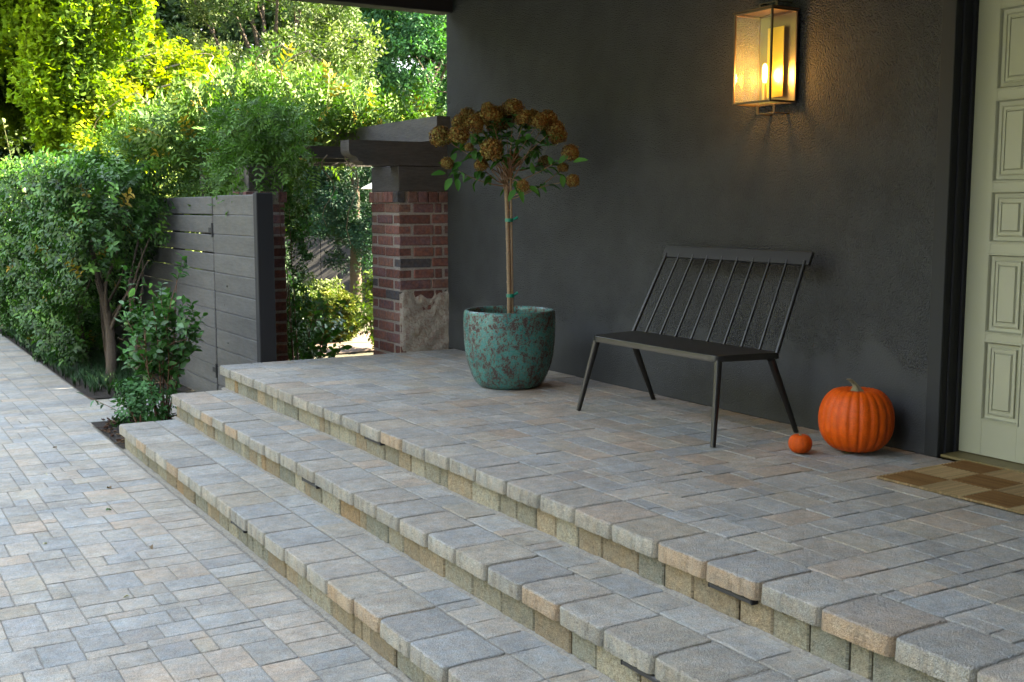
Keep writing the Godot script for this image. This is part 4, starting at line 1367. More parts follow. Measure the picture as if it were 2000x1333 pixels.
# crown of clumps: ell = radii; returns [transforms, tints]
func crown(ctr: Vector3, ell: Vector3, clumps: int, per: int, clump_r: float, cols: Array, sd: int, scale: float, shell := 0.55, up := 0.4, cond = null) -> Array:
	var tr := []
	var ti := []
	var f := FastNoiseLite.new()
	f.seed = sd
	f.frequency = 0.35
	for q in clumps:
		var d := Vector3(rf(-1, 1), rf(-1, 1), rf(-1, 1)).normalized()
		var rr := lerpf(shell, 1.0, sqrt(rng.randf())) * (1.0 + 0.28 * f.get_noise_3dv(d * 5.0 + ctr))
		var c := ctr + d * ell * rr
		var cr := clump_r * rf(0.6, 1.35)
		var tone: Color = cols[rng.randi() % cols.size()] * rf(0.75, 1.25)
		for k in per:
			var e := Vector3(rf(-1, 1), rf(-1, 1), rf(-1, 1))
			if e.length() > 1.0: e = e.normalized() * rf(0.5, 1.0)
			var p := c + e * cr * Vector3(1, 0.75, 1)
			if cond != null and not (cond as Callable).call(p): continue
			var dir := (e * 0.7 + d * 0.5 + Vector3(rf(-0.5, 0.5), up + rf(-0.4, 0.4), rf(-0.5, 0.5))).normalized()
			tr.append(Transform3D(facing(dir, rf(0, TAU), scale * rf(0.75, 1.3)), p))
			ti.append(tone * rf(0.8, 1.2))
	return [tr, ti]

func limb(b: MB, a: Vector3, e: Vector3, r0: float, r1: float, bend := 0.15, sides := 7) -> Array:
	var pts := []
	var rr := []
	var off := Vector3(rf(-1, 1), rf(-0.3, 1), rf(-1, 1)) * bend * a.distance_to(e)
	for k in 7:
		var t := k / 6.0
		pts.append(a.lerp(e, t) + off * 4.0 * t * (1.0 - t) * 0.5)
		rr.append(lerpf(r0, r1, t))
	b.tube(pts, rr, sides, Color.WHITE, false)
	return pts

func tree(called: String, label: String, where: Vector3, trunk_h: float, tr0: float, ctr: Vector3, ell: Vector3, clumps: int, per: int, cr: float, cols: Array, kind: String, sc: float, barkm: Material, leafm: Material, shell := 0.5, limbs := 9) -> Node3D:
	var r := base(called, where)
	tag(r, label, "tree", "garden trees behind the pergola")
	var tb := MB.new()
	limb(tb, Vector3(0, -0.1, 0), Vector3(0, trunk_h, 0), tr0, tr0 * 0.6, 0.03, 10)
	obj(r, "trunk", tb, barkm)
	var lb := MB.new()
	for q in limbs:
		var a := TAU * q / limbs + rf(-0.3, 0.3)
		var t := rf(0.55, 1.0)
		var from := Vector3(0, trunk_h * t, 0)
		var to := ctr + Vector3(cos(a), rf(-0.5, 0.8), sin(a)) * ell * 0.8
		var pts := limb(lb, from, to, tr0 * 0.35, tr0 * 0.06, 0.1, 6)
		for w in 3: limb(lb, pts[2 + w], pts[2 + w] + Vector3(rf(-1, 1), rf(-0.3, 0.8), rf(-1, 1)) * ell.x * 0.4, tr0 * 0.12, tr0 * 0.03, 0.15, 5)
	obj(r, "limbs", lb, barkm)
	var c := crown(ctr, ell, clumps, per, cr, cols, int(where.x * 31) + 7, sc, shell)
	stuff(r, "crown", sprig(kind), leafm, c[0], c[1])
	return r

func make_trees() -> void:
	# ginkgo: arching limbs with hanging shoots of fan leaves
	var g := base("ginkgo_tree", Vector3(-18.3, -0.52, 1.15))
	tag(g, "ginkgo with sunlit yellow green leaves on hanging shoots behind the hedge", "tree", "garden trees behind the pergola")
	var tb := MB.new()
	limb(tb, Vector3(0, -0.1, 0), Vector3(-0.1, 4.4, 0.1), 0.15, 0.10, 0.02, 10)
	limb(tb, Vector3(-0.1, 4.3, 0.1), Vector3(-0.3, 7.6, 0.5), 0.10, 0.03, 0.04, 8)
	obj(g, "trunk", tb, M.palebark)
	var lb := MB.new()
	var tr := []
	var ti := []
	for q in 60:
		var a := q * 2.39996
		var y := lerpf(2.9, 7.4, fmod(q * 0.618, 1.0))
		var reach: float = lerpf(2.9, 1.4, (y - 2.9) / 4.5) * rf(0.7, 1.1)
		var d := Vector3(cos(a), 0, sin(a))
		if d.dot(Vector3(0.512, 0, -0.859)) > 0.2: reach *= 0.80
		else: reach *= 1.3
		var from := Vector3(-0.15, y - 0.5, 0.15)
		var to := from + d * reach + Vector3(0, rf(0.1, 0.8), 0)
		var pts := limb(lb, from, to, 0.05, 0.01, 0.12, 5)
		for k in range(1, 7):
			# curtains of shoots under the outer half of each limb
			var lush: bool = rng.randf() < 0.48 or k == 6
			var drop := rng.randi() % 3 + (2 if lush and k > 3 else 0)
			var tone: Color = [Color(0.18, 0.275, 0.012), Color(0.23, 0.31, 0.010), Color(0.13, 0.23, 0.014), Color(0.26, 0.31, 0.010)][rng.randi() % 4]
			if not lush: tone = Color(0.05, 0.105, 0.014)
			var wide := rf(0.14, 0.3)
			for m in drop + 1:
				for w in (11 if lush else 5):
					var taper := 1.0 - 0.6 * m / (drop + 1.0)
					var p: Vector3 = pts[k] + Vector3(rf(-wide, wide) * taper, rf(-0.12, 0.2) - 0.42 * m, rf(-wide, wide) * taper)
					var lean := Vector3(rf(-0.3, 0.3), 1, rf(-0.3, 0.3)).normalized()
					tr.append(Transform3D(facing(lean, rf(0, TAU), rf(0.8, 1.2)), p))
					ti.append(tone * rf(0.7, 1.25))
	for q in 84:
		var a := q * 2.39996
		var c := Vector3(cos(a) * rf(0.35, 1.5), lerpf(3.0, 6.0, fmod(q * 0.618, 1.0)), sin(a) * rf(0.35, 1.5)) + Vector3(0.25, 0, 0.15)
		if q > 50: c = Vector3(rf(0.6, 1.5), lerpf(3.1, 5.6, fmod(q * 0.618, 1.0)), rf(-0.8, 0.9))
		var tone: Color = [Color(0.20, 0.33, 0.014), Color(0.25, 0.37, 0.012), Color(0.09, 0.165, 0.014)][q % 3]
		limb(lb, Vector3(-0.15, c.y - 0.3, 0.15), c, 0.02, 0.006, 0.1, 4)
		var drop := 1 + rng.randi() % 4
		for m in drop:
			for w in 8:
				tr.append(Transform3D(facing(Vector3(rf(-0.3, 0.3), 1, rf(-0.3, 0.3)).normalized(), rf(0, TAU), rf(0.75, 1.15)), c + Vector3(rf(-0.2, 0.2), rf(-0.1, 0.1) - 0.42 * m, rf(-0.2, 0.2))))
				ti.append(tone * rf(0.7, 1.25))
	obj(g, "limbs", lb, M.palebark)
	stuff(g, "crown", sprig("ginkgo"), M.ginkgo, tr, ti)
	tree("broadleaf_tree", "tall loose tree with pale sunlit leaves between ginkgo and evergreen", Vector3(-20.7, -0.5, -2.7), 4.0, 0.16, Vector3(0, 5.0, 0), Vector3(2.0, 3.2, 2.0), 150, 20, 0.42, [Color(0.10, 0.155, 0.035), Color(0.13, 0.175, 0.045), Color(0.07, 0.115, 0.03)], "fine", 0.9, M.bark, M.leafm, 0.45)
	tree("evergreen_tree", "dense dark green tree rising beside the house wall", Vector3(-25.0, -0.5, -7.7), 4.0, 0.2, Vector3(0, 4.6, 0), Vector3(2.4, 4.6, 2.4), 300, 26, 0.5, [Color(0.06, 0.165, 0.05), Color(0.08, 0.20, 0.055), Color(0.045, 0.135, 0.05)], "fine", 1.0, M.bark, M.leafm, 0.7)
	var far := [[-31.0, 5.5, 3.6, "dark broad tree far behind the ginkgo trunk"], [-33.0, 0.0, 3.9, "tall green tree far behind the ginkgo crown"], [-31.0, -5.5, 3.2, "round green tree far behind the pale tree"], [-30.5, -11.5, 3.8, "broad dark tree far behind the evergreen"], [-28.0, 10.5, 3.6, "wide green tree far along the driveway edge"], [-25.5, 4.6, 2.6, "dark leafy tree close behind the ginkgo"], [-26.5, 1.2, 2.6, "dark leafy tree straight behind the ginkgo trunk"]]
	for q in far:
		tree("background_tree", q[3], Vector3(q[0], -0.5, q[1]), 3.0, 0.2, Vector3(0, 4.6, 0), Vector3(q[2], 5.4, q[2]), 210, 22, 0.75, [Color(0.045, 0.085, 0.022), Color(0.06, 0.10, 0.025), Color(0.035, 0.07, 0.025)], "fine", 1.9, M.bark, M.leafm, 0.5, 5)
	# across the driveway, mirrored in the lantern glass
	for q in [[-15.0, 11.5, 2.8, "leafy tree across the driveway facing the porch lantern"], [-9.0, 13.5, 3.0, "bushy tree across the driveway opposite the steps"], [-21.0, 12.5, 3.0, "leafy tree across the driveway opposite the hedge"], [-3.0, 14.5, 3.0, "bushy tree across the driveway opposite the door"]]:
		tree("roadside_tree", q[3], Vector3(q[0], -0.5, q[1]), 2.6, 0.16, Vector3(0, 4.2, 0), Vector3(q[2], 2.9, q[2]), 110, 20, 0.6, [Color(0.20, 0.25, 0.035), Color(0.26, 0.27, 0.04)], "fine", 1.5, M.bark, M.leafm, 0.5, 5)
	# garden evergreens seen through the arch
	var ct := base("conifer", Vector3(-16.2, -0.5, -2.5))
	tag(ct, "dark columnar conifer with bare trunk seen through the arch", "tree", "")
	var cb := MB.new()
	limb(cb, Vector3(0, 0, 0), Vector3(0.05, 2.8, 0), 0.11, 0.05, 0.02, 8)
	obj(ct, "trunk", cb, M.bark)
	var cc := crown(Vector3(0.1, 2.05, 0), Vector3(0.75, 1.35, 0.75), 90, 22, 0.25, [Color(0.012, 0.045, 0.024), Color(0.017, 0.055, 0.028)], 5, 0.5, 0.5)
	stuff(ct, "crown", sprig("fine"), M.leafm, cc[0], cc[1])

func shrub(called: String, label: String, where: Vector3, ctr: Vector3, ell: Vector3, clumps: int, per: int, cr: float, cols: Array, kind: String, sc: float, stems := 5, m: Material = null, shell := 0.4, cond = null) -> Node3D:
	var r := base(called, where)
	tag(r, label, "shrub")
	var b := MB.new()
	for q in stems:
		var a := TAU * q / stems + rf(-0.3, 0.3)
		limb(b, Vector3(cos(a), 0, sin(a)) * 0.03, ctr + Vector3(cos(a), rf(-0.2, 0.5), sin(a)) * ell * 0.6, 0.012, 0.003, 0.15, 5)
	obj(r, "stems", b, M.stem)
	var c := crown(ctr, ell, clumps, per, cr, cols, int(absf(where.x) * 97), sc, shell, 0.4, cond)
	stuff(r, "foliage", sprig(kind), m if m else M.leafm, c[0], c[1])
	return r

func make_hedge() -> void:
	var r := base("hedge", Vector3(-12.9, -0.52, 2.12))
	tag(r, "tall clipped green hedge along the driveway in front of the fence", "hedge")
	var tr := []
	var ti := []
	var f := FastNoiseLite.new()
	f.seed = 9
	f.frequency = 0.9
	for q in 14500:
		var x := rf(-4.2, 2.25)
		var y := rf(0.0, 2.2)
		var z := rf(-0.48, 0.48)
		var nn := f.get_noise_3d(x, y, z)
		var topy := 2.12 + 0.10 * f.get_noise_2d(x * 1.3, 4.0) - 0.10 * smoothstep(1.2, 2.2, x) + 0.12 * nn
		var lowy := 0.05 + 1.6 * smoothstep(-0.2, 2.0, x) * (0.85 + 0.4 * nn)
		if z > 0.1: lowy = 0.02 + 1.05 * smoothstep(0.5, 2.1, x) * (0.85 + 0.4 * nn)
		var hz := (0.36 + 0.14 * nn) * (0.75 + 0.3 * smoothstep(0.2, 1.2, y))
		if y > topy or y < lowy or absf(z) > hz: continue
		var deep: float = min(min(topy - y, hz - absf(z)), 2.3 - x)
		if deep > 0.16 and rng.randf() < 0.85: continue
		var d := Vector3(rf(-0.6, 0.6), rf(0.0, 0.9), rf(-0.3, 0.3) + signf(z) * 0.7 * smoothstep(0.05, 0.3, absf(z))).normalized()
		var fresh: float = smoothstep(0.14, 0.0, topy - y)
		tr.append(Transform3D(facing(d, rf(0, TAU), rf(1.1, 1.75)), Vector3(x, y, z)))
		var col := Color(0.043, 0.115, 0.018) * rf(0.5, 1.4) * (1.0 + 0.5 * f.get_noise_3d(x * 2.5, y * 2.5, z))
		if rng.randf() < 0.12 + 0.5 * fresh: col = Color(0.10, 0.23, 0.025) * rf(0.8, 1.3)
		if rng.randf() < 0.012: col = Color(0.35, 0.24, 0.02)
		ti.append(col)
	stuff(r, "foliage", sprig("hedge"), M.leaf, tr, ti)
	var sh := MB.new()
	var sp := limb(sh, Vector3(-1.75, 1.95, 0.32), Vector3(-1.12, 2.66, 0.52), 0.006, 0.003, 0.1, 5)
	for q in 13:
		sh.leaf(sp[3 + q % 4] + Vector3(rf(-0.02, 0.02), rf(-0.02, 0.02), 0), Vector3(rf(-0.6, 1), rf(-0.5, 0.7), rf(-0.7, 0.7)).normalized(), Vector3.UP, rf(0.07, 0.1), 0.035, Color(0.9, 1.4, 0.5) * rf(0.7, 1.3))
	obj(r, "shoot", sh, M.shoot)
	for q in [[1.75, 0.05, 0.055], [1.15, -0.1, 0.04], [2.0, -0.2, 0.035], [0.4, 0.0, 0.045], [-0.6, 0.05, 0.04], [-2.0, 0.0, 0.04]]:
		var b := MB.new()
		var pts := limb(b, Vector3(q[0], -0.05, q[1]), Vector3(q[0] - 0.25, 1.0, q[1] + 0.02), q[2], q[2] * 0.6, 0.12, 8)
		for w in 4: limb(b, pts[3 + w % 4], pts[3 + w % 4] + Vector3(rf(-0.5, 0.5), rf(0.4, 0.9), rf(-0.25, 0.25)), q[2] * 0.4, 0.006, 0.12, 5)
		obj(r, "trunk", b, M.bark)

func make_camellia(where: Vector3, label: String, hh: float, wide: float, leaves: int, low := 0.15) -> void:
	var r := base("camellia_shrub", where)
	tag(r, label, "shrub")
	var ends := []
	var sb := MB.new()
	for q in 13:
		var a := q * 2.4
		var e := Vector3(cos(a) * wide * rf(0.3, 1.0), hh * rf(0.62, 1.0), sin(a) * wide * rf(0.3, 1.0))
		var pts := limb(sb, Vector3(cos(a), 0, sin(a)) * 0.04, e, 0.008, 0.0025, 0.1, 5)
		ends.append(pts)
		for w in 3:
			var p: Vector3 = pts[2 + w]
			ends.append(limb(sb, p, p + Vector3(rf(-1, 1) * wide * 0.6, rf(0.05, 0.3) * hh, rf(-1, 1) * wide * 0.6), 0.004, 0.0018, 0.1, 4))
	obj(r, "stems", sb, M.stem)
	var ft := []
	var fi := []
	for q in leaves / 4:
		var pts: Array = ends[q % ends.size()]
		var p: Vector3 = pts[2 + rng.randi() % 5]
		if p.y < low: continue
		ft.append(Transform3D(facing(Vector3(rf(-0.7, 0.7), rf(0.2, 1.0), rf(-0.7, 0.7)).normalized(), rf(0, TAU), rf(0.8, 1.15)), p))
		fi.append(Color(0.045, 0.135, 0.024) * rf(0.6, 1.5))
	stuff(r, "foliage", sprig("broad"), M.leaf, ft, fi)
	var variants := []
	for q in 14:
		var lb := MB.new()
		var g := Color(0.045, 0.135, 0.024) * rf(0.6, 1.3)
		if q < 4: g = Color(0.09, 0.26, 0.03) * rf(0.8, 1.1)
		lb.leaf(Vector3.ZERO, Vector3(0, 1, 0), Vector3(0, 0.1, 1).normalized(), rf(0.06, 0.085), rf(0.033, 0.046), g, 0.2, rf(0.05, 0.3))
		variants.append(lb.mesh())
	for q in leaves:
		var pts: Array = ends[q % ends.size()]
		var t := pow(rng.randf(), 0.6) * 5.99
		var k := int(t)
		var p: Vector3 = pts[k].lerp(pts[k + 1], t - k)
		if p.y < low: continue
		var out := Vector3(p.x, 0, p.z).normalized()
		var d := (out * rf(0.1, 0.9) + Vector3(rf(-0.9, 0.9), rf(-0.2, 0.8), rf(-0.9, 0.9))).normalized()
		var fresh: bool = p.y > hh * 0.72
		put(r, "leaf", variants[rng.randi() % 7 if fresh else 4 + rng.randi() % 10], M.leaf, p, facing(d, rf(0, TAU), rf(0.85, 1.25)))

func make_wisteria() -> void:
	var r := base("wisteria_vine", Vector3(-10.4, 1.8, 0.9))
	tag(r, "leafy wisteria vine mounded over the timber pergola", "vine")
	var sb := MB.new()
	for q in 9:
		limb(sb, Vector3(rf(0.6, 1.4), rf(-1.6, 0.0), rf(0.2, 0.55)), Vector3(rf(-2.0, 1.2), rf(0.0, 0.2), rf(-0.9, 0.5)), 0.018, 0.006, 0.12, 6)
	obj(r, "stems", sb, M.bark)
	# long bare tendrils
	for q in [[Vector3(-1.3, 0.25, 0.5), Vector3(-2.9, 0.15, 0.9), 0.5], [Vector3(0.4, 0.5, -0.1), Vector3(0.9, 0.62, -0.3), 0.25], [Vector3(0.0, 0.62, 0.0), Vector3(0.5, 0.75, -0.2), 0.2], [Vector3(1.35, -0.15, -0.35), Vector3(1.5, -0.95, -0.3), 0.2], [Vector3(1.2, -0.2, -0.2), Vector3(1.22, -0.8, -0.2), 0.06], [Vector3(-0.5, 0.55, 0.2), Vector3(-0.9, 0.8, 0.3), 0.2]]:
		var b := MB.new()
		var pts := []
		for k in 10:
			var t := k / 9.0
			pts.append(q[0].lerp(q[1], t) + Vector3(0, q[2] * sin(PI * t) * 0.7, 0.06 * sin(t * 9.0)))
		var rr := []
		for k in 10: rr.append(lerpf(0.006, 0.003, k / 9.0))
		b.tube(pts, rr, 5, Color.WHITE, false)
		obj(r, "tendril", b, M.cane)
	var tr := []
	var ti := []
	var f := FastNoiseLite.new()
	f.seed = 31
	f.frequency = 0.6
	for q in 24000:
		var x := rf(-2.6, 2.35)
		var z := rf(-1.7, 0.85)
		var nn := f.get_noise_2d(x * 1.5, z * 1.5)
		var mound := 0.40 * exp(-pow((x + 0.45) / 1.15, 2.0)) * exp(-pow((z + 0.45) / 0.9, 2.0)) + 0.12 + 0.2 * nn
		if x > 1.4: mound -= (x - 1.4) * 0.12
		var y := rf(-0.25, 1.0)
		var low := -0.12 + 0.1 * nn
		if y > mound or y < low: continue
		if x > 0.75 and (z > -0.85 or y < 0.16): continue
		if x > 0.2 and z > -0.3 - (0.75 - x) * -0.8: continue
		if mound - y > 0.22 and absf(z - 0.5) > 0.4 and rng.randf() < 0.7: continue
		var d := Vector3(rf(-0.8, 0.8), rf(-0.2, 1.0), rf(-0.5, 0.8)).normalized()
		tr.append(Transform3D(facing(d, rf(0, TAU), rf(0.85, 1.3)), Vector3(x, y, z)))
		ti.append([Color(0.08, 0.16, 0.022), Color(0.06, 0.13, 0.022), Color(0.11, 0.18, 0.025)][rng.randi() % 3] * rf(0.75, 1.25) if rng.randf() > 0.03 else Color(0.4, 0.28, 0.03))
	for q in 900:
		var x := rf(0.75, 1.75)
		var z := rf(0.08, 0.66)
		var y := rf(-0.75, 0.22)
		if y < -0.55 + 0.5 * absf(x - 1.2) or z < 0.2 and y < -0.2: continue
		var d := Vector3(rf(-0.4, 0.9), rf(-1.0, 0.4), rf(-0.4, 0.9)).normalized()
		tr.append(Transform3D(facing(d, rf(0, TAU), rf(0.6, 0.95)), Vector3(x, y, z)))
		ti.append(Color(0.075, 0.165, 0.03) * rf(0.6, 1.5))
	# curtain hanging round the second pillar and over the fence
	for q in 3800:
		var x := rf(-1.3, 1.45)
		var z := rf(-0.35, 0.52)
		var y := rf(-0.9, 0.2)
		var nn := f.get_noise_3d(x * 2.0, y * 1.5, z * 2.0)
		var low := -0.55 + 0.5 * nn - 0.25 * exp(-pow((x - 0.5) / 0.5, 2.0))
		if y < low: continue
		if x > 0.85 and (z < 0.12 or y < -0.55): continue
		if x > 0.3 and z < 0.1 and y < -0.3: continue
		var d := Vector3(rf(-0.7, 0.7), rf(-1.0, 0.3), rf(-0.2, 0.9)).normalized()
		tr.append(Transform3D(facing(d, rf(0, TAU), rf(0.65, 1.0)), Vector3(x, y, z)))
		ti.append([Color(0.08, 0.17, 0.03), Color(0.10, 0.19, 0.035), Color(0.06, 0.13, 0.03)][rng.randi() % 3] * rf(0.7, 1.3) if rng.randf() > 0.03 else Color(0.4, 0.28, 0.03))
	stuff(r, "foliage", sprig("wisteria"), M.leafm, tr, ti)

func make_garden_plants() -> void:
	make_camellia(Vector3(-8.95, -0.5, 2.22), "glossy camellia shrub in front of the grey fence beside the steps", 1.12, 0.42, 330)
	make_camellia(Vector3(-9.6, -0.5, 0.76), "glossy camellia shrub inside the arch behind the black fence post", 0.88, 0.46, 300, 0.1)
	shrub("low_shrub", "low spreading small-leaved shrub at the corner of the lowest step", Vector3(-8.75, -0.5, 2.42), Vector3(-0.05, 0.14, 0.0), Vector3(0.36, 0.16, 0.16), 26, 7, 0.09, [Color(0.04, 0.12, 0.03), Color(0.06, 0.16, 0.05)], "broad", 0.55, 5, M.leafm)
	var tw := base("arching_twig", Vector3(-8.95, -0.45, 2.5))
	tag(tw, "thin leafy twig arching over the driveway edge by the lowest step", "twig")
	var tb := MB.new()
	var pts := limb(tb, Vector3.ZERO, Vector3(-0.42, 0.13, 0.22), 0.004, 0.002, 0.25, 4)
	obj(tw, "stem", tb, M.stem)
	for q in 13:
		var lb := MB.new()
		lb.leaf(Vector3.ZERO, Vector3(rf(-1, 0.4), rf(-0.9, 0.5), rf(-0.6, 0.9)).normalized(), Vector3.UP, 0.065, 0.026, Color(0.03, 0.10, 0.03) * rf(0.7, 1.5))
		put(tw, "leaf", lb.mesh(), M.leaf, pts[min(6, q / 2)])
	# clipped ball and companions through the arch
	shrub("boxwood_ball", "round clipped boxwood ball with yellow green top through the arch", Vector3(-13.7, -0.53, -1.1), Vector3(0, 0.27, 0), Vector3(0.33, 0.33, 0.33), 330, 16, 0.05, [Color(0.10, 0.13, 0.02), Color(0.13, 0.14, 0.02), Color(0.07, 0.11, 0.02)], "box", 1.5, 5, null, 0.88)
	shrub("clipped_shrub", "pale green low clipped shrub behind the boxwood ball", Vector3(-15.6, -0.5, -1.4), Vector3(0, 0.3, 0), Vector3(0.8, 0.32, 0.6), 120, 16, 0.12, [Color(0.12, 0.17, 0.05), Color(0.15, 0.19, 0.06)], "box", 2.2, 5)
	shrub("nandina_shrub", "upright yellow green shrub with cream blooms close to the brick pillar", Vector3(-12.6, -0.5, -1.25), Vector3(0, 0.5, 0), Vector3(0.18, 0.42, 0.18), 22, 7, 0.1, [Color(0.12, 0.19, 0.02), Color(0.09, 0.15, 0.02)], "broad", 0.9, 6)
	shrub("leafy_shrub", "dark rounded shrub behind the ivy pillar", Vector3(-15.0, -0.5, -0.3), Vector3(0, 0.7, 0), Vector3(0.75, 0.7, 0.6), 90, 18, 0.18, [Color(0.018, 0.055, 0.02), Color(0.025, 0.065, 0.02)], "fine", 0.55, 5)
	shrub("background_shrub", "sunlit yellow green shrub rising behind the fence gate", Vector3(-15.2, -0.5, 0.4), Vector3(0, 1.15, 0), Vector3(1.3, 0.95, 0.7), 70, 16, 0.3, [Color(0.12, 0.17, 0.03), Color(0.09, 0.14, 0.03)], "fine", 0.7, 6)
	shrub("background_shrub", "tall mixed shrub with golden tips behind the far end of the hedge", Vector3(-18.5, -0.5, 3.4), Vector3(0, 1.3, 0), Vector3(1.6, 1.1, 0.9), 90, 16, 0.3, [Color(0.16, 0.16, 0.03), Color(0.09, 0.13, 0.03), Color(0.2, 0.13, 0.03)], "fine", 0.7, 6)
	shrub("background_shrub", "broad dark shrub filling the back of the garden", Vector3(-21.5, -0.5, -1.0), Vector3(0, 1.5, 0), Vector3(2.2, 1.6, 1.6), 150, 18, 0.4, [Color(0.035, 0.075, 0.02), Color(0.05, 0.09, 0.025)], "fine", 1.0, 6)
	shrub("background_shrub", "broad dark shrub closing the garden behind the conifer", Vector3(-20.0, -0.5, -5.4), Vector3(0, 1.3, 0), Vector3(2.2, 1.5, 1.8), 150, 18, 0.4, [Color(0.02, 0.05, 0.018), Color(0.03, 0.06, 0.02)], "fine", 1.0, 6)
	# ivy on the second pillar
	var iv := base("ivy", Vector3(-8.9, -0.5, 1.2))
	tag(iv, "ivy climbing the far brick pillar behind the fence post", "vine")
	var sb := MB.new()
	for q in 4: limb(sb, Vector3(rf(-0.1, 0.02), 0, rf(-0.12, 0.05)), Vector3(rf(-0.15, 0.03), 1.8, rf(-0.1, 0.1)), 0.006, 0.003, 0.03, 4)
	obj(iv, "stems", sb, M.stem)
	var tr := []
	var ti := []
	for q in 260:
		var y := rf(0.2, 1.9)
		var p := Vector3(rf(-0.3, 0.05), y, rf(-0.16, 0.0) - 0.05 * absf(sin(y * 4.0)))
		tr.append(Transform3D(facing(Vector3(rf(-0.3, 0.8), rf(-0.8, 0.6), rf(-1.0, 0.3)).normalized(), rf(0, TAU), rf(0.4, 0.65)), p))
		ti.append(Color(0.04, 0.11, 0.025) * rf(0.6, 1.5))
	stuff(iv, "foliage", sprig("broad"), M.leafm, tr, ti)
	# strap grass under the hedge
	tr = []
	ti = []
	for q in 620:
		var x := rf(-16.8, -10.35)
		tr.append(Transform3D(Basis(Vector3.UP, rf(0, TAU)).scaled(Vector3.ONE * rf(0.8, 1.4)), Vector3(x, -0.50, rf(1.85, 2.5))))
		ti.append(Color(0.03, 0.075, 0.025) * rf(0.6, 1.4))
	var gr := stuff(self, "border_grass", sprig("grass"), M.leafm, tr, ti)
	tag(gr, "dark strap-leaved grass growing under the hedge", "grass")
	tr = []
	ti = []
	for q in 260:
		tr.append(Transform3D(Basis.from_euler(Vector3(rf(-0.3, 0.3), rf(0, TAU), rf(-0.3, 0.3))), Vector3(rf(-9.12, -8.05), -0.492, rf(1.75, 2.70))))
		ti.append([Color(0.10, 0.045, 0.025), Color(0.16, 0.09, 0.05), Color(0.05, 0.03, 0.02), Color(0.28, 0.20, 0.12)][rng.randi() % 4])
	var mu := stuff(self, "bark_mulch", sprig("chip"), M.riser, tr, ti)
	tag(mu, "reddish bark mulch in the small bed beside the steps", "mulch")
	var df := base("garden_fence", Vector3(-18.6, -0.52, -3.4))
	tag(df, "low black board fence far back in the garden seen through the arch", "fence")
	for k in 22:
		var b := MB.new()
		b.box(Vector3(0, 0.6, -3.6 + k * 0.33), Vector3(0.025, 1.2, 0.32), 0.003)
		obj(df, "board", b, M.black)
	# canvas corner showing behind the pillar head
	var um := base("garden_parasol", Vector3(-13.2, -0.5, -1.95))
	tag(um, "white canvas parasol half hidden behind the brick pillar", "parasol")
	var pb := MB.new()
	pb.tube([Vector3(0, 0, 0), Vector3(0, 2.2, 0)], [0.02, 0.02], 8)
	obj(um, "pole", pb, M.bark)
	var cb := MB.new()
	for q in 8:
		var a := TAU * q / 8.0
		var a2 := TAU * (q + 1) / 8.0
		cb.flat([Vector3(0, 2.2, 0), Vector3(cos(a) * 0.62, 1.90, sin(a) * 0.62), Vector3(cos(a2) * 0.62, 1.90, sin(a2) * 0.62)], Color.WHITE, [], Vector3.UP)
	obj(um, "canopy", cb, M.canvas)

func make_litter() -> void:
	for q in [[-6.9, 3.02, 0.05], [-6.4, 3.15, 0.04], [-5.6, 3.1, 0.05], [-7.5, 3.3, 0.035], [-8.3, 3.1, 0.04], [-5.9, 3.55, 0.03], [-4.9, 3.35, 0.03]]:
		var b := MB.new()
		var kind: Array = [["brown", Color(0.14, 0.09, 0.04)], ["green", Color(0.05, 0.13, 0.03)], ["pale straw", Color(0.4, 0.36, 0.28)]][rng.randi() % 3]
		b.leaf(Vector3.ZERO, Vector3(1, 0.12, 0).rotated(Vector3.UP, rf(0, TAU)).normalized(), Vector3.UP, q[2], q[2] * 0.45, kind[1], 0.5, 0.3)
		tag(obj(self, "fallen_leaf", b, M.leafm, Vector3(q[0], -SH * 3 + 0.004, q[1])), "small %s fallen leaf lying on the driveway pavers" % kind[0], "leaf", "fallen leaves on the driveway")

func make_ground() -> void:
	var b := MB.new()
	b.flat([Vector3(-160, -0.56, -120), Vector3(120, -0.56, -120), Vector3(120, -0.56, 120), Vector3(-160, -0.56, 120)], Color.WHITE, [], Vector3.UP)
	tag(obj(self, "ground", b, M.ground), "brown garden soil reaching beyond the garden trees", "ground", "", "structure")
	var s := MB.new()
	s.flat([Vector3(-9.14, -0.500, 1.69), Vector3(-8.02, -0.500, 1.69), Vector3(-8.02, -0.500, 2.72), Vector3(-9.14, -0.500, 2.72)], Color.WHITE, [], Vector3.UP)
	tag(obj(self, "planting_bed", s, M.soil), "dark soil bed beside the left end of the steps", "bed", "", "structure")
	var s2 := MB.new()
	s2.flat([Vector3(-17.5, -0.503, 1.5), Vector3(-10.3, -0.503, 1.5), Vector3(-10.3, -0.503, 2.50), Vector3(-17.5, -0.503, 2.50)], Color.WHITE, [], Vector3.UP)
	tag(obj(self, "planting_bed", s2, M.soil), "dark soil bed under the tall hedge", "bed", "", "structure")
	var p := MB.new()
	p.flat([Vector3(-14.9, -0.54, -9), Vector3(-13.2, -0.54, -9), Vector3(-12.3, -0.54, 0.6), Vector3(-14.3, -0.54, 0.6)], Color.WHITE, [], Vector3.UP)
	tag(obj(self, "garden_path", p, M.path), "pale sunlit garden path seen through the arch", "path", "", "structure")

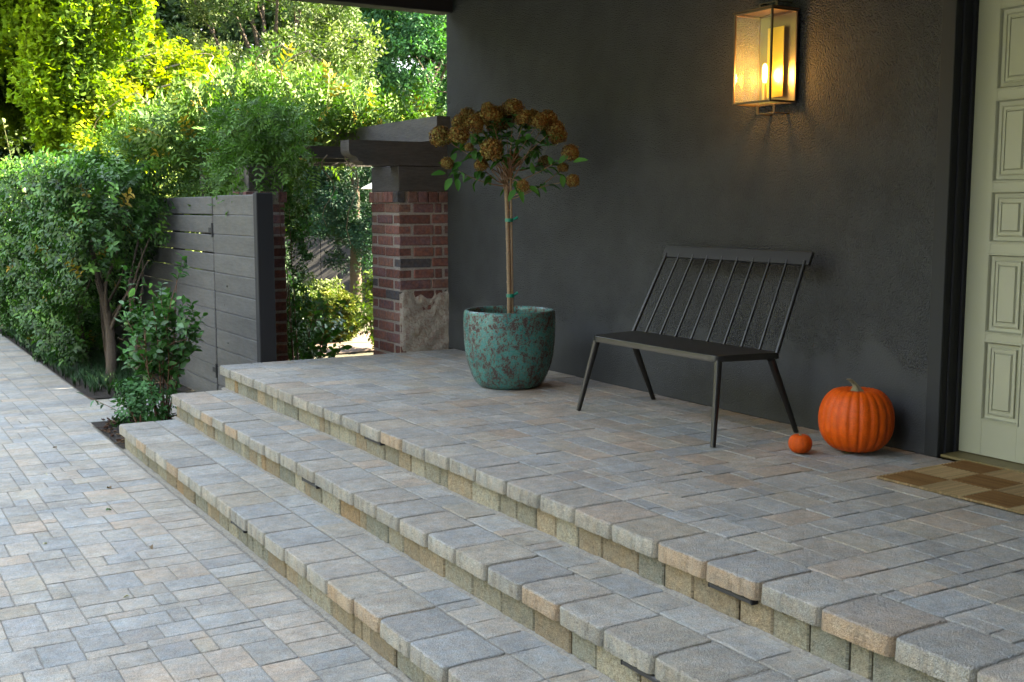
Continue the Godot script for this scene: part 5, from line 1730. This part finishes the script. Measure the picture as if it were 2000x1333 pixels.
func _ready() -> void:
	rng.seed = 20240611
	var cam := Camera3D.new()
	cam.name = "camera"
	add_child(cam)
	cam.position = Vector3(0, 1.15, 4.3585)
	cam.rotation_degrees = Vector3(-6.654, 59.188, 0)
	cam.fov = 33.42
	cam.near = 0.05
	cam.far = 400.0
	var at := CameraAttributesPhysical.new()
	at.frustum_focal_length = 39.97
	at.frustum_focus_distance = 6.2
	at.frustum_near = 0.05
	at.frustum_far = 400.0
	at.exposure_aperture = 8.0
	cam.attributes = at
	cam.fov = 33.42
	var we := WorldEnvironment.new()
	we.name = "sky"
	var env := Environment.new()
	env.background_mode = Environment.BG_SKY
	var sky := Sky.new()
	var sm := ProceduralSkyMaterial.new()
	sm.sky_top_color = Color(0.70, 0.748, 0.825)
	sm.sky_horizon_color = Color(0.93, 0.93, 0.92)
	sm.sky_curve = 0.12
	sm.ground_bottom_color = Color(0.25, 0.24, 0.2)
	sm.ground_horizon_color = Color(0.6, 0.62, 0.6)
	sky.sky_material = sm
	env.sky = sky
	env.tonemap_mode = Environment.TONE_MAPPER_LINEAR
	env.tonemap_exposure = 18.0
	env.background_energy_multiplier = 0.5
	env.sdfgi_enabled = true
	env.ssao_enabled = true
	env.ssil_enabled = true
	we.environment = env
	add_child(we)
	var sun := DirectionalLight3D.new()
	sun.name = "sun"
	sun.light_color = Color(1.0, 0.93, 0.80)
	sun.light_energy = 1.6
	sun.light_angular_distance = 0.5
	sun.shadow_enabled = true
	add_child(sun)
	sun.look_at_from_position(Vector3(0.13, 0.52, -0.84), Vector3.ZERO, Vector3.UP)
	make_materials()
	make_ground()
	make_driveway()
	make_porch()
	make_steps()
	make_house()
	make_fence()
	make_pillar(Vector3(-8.620, -0.52, 0.18), 0.55, 0.52, "brick pillar with patchy lime render at its foot beside the wall", true)
	make_pillar(Vector3(-9.12, -0.52, 1.345), 0.44, 0.31, "brick pillar under ivy behind the black fence post", false)
	make_pergola()
	make_lamp()
	make_bench()
	make_hydrangea(make_pot())
	make_pumpkin(Vector3(-3.725, 0.0, 0.235), 0.174, 0.325, 22, 0.026, 0.4, "large ribbed orange pumpkin against the dark wall", 0.058)
	make_pumpkin(Vector3(-3.835, 0.0, 0.485), 0.056, 0.096, 11, 0.02, 0.0, "tiny round orange pumpkin in front of a bench leg", 0.014, 0.92)
	make_mat()
	make_step_lights()
	make_litter()
	make_hedge()
	make_wisteria()
	make_garden_plants()
	make_trees()
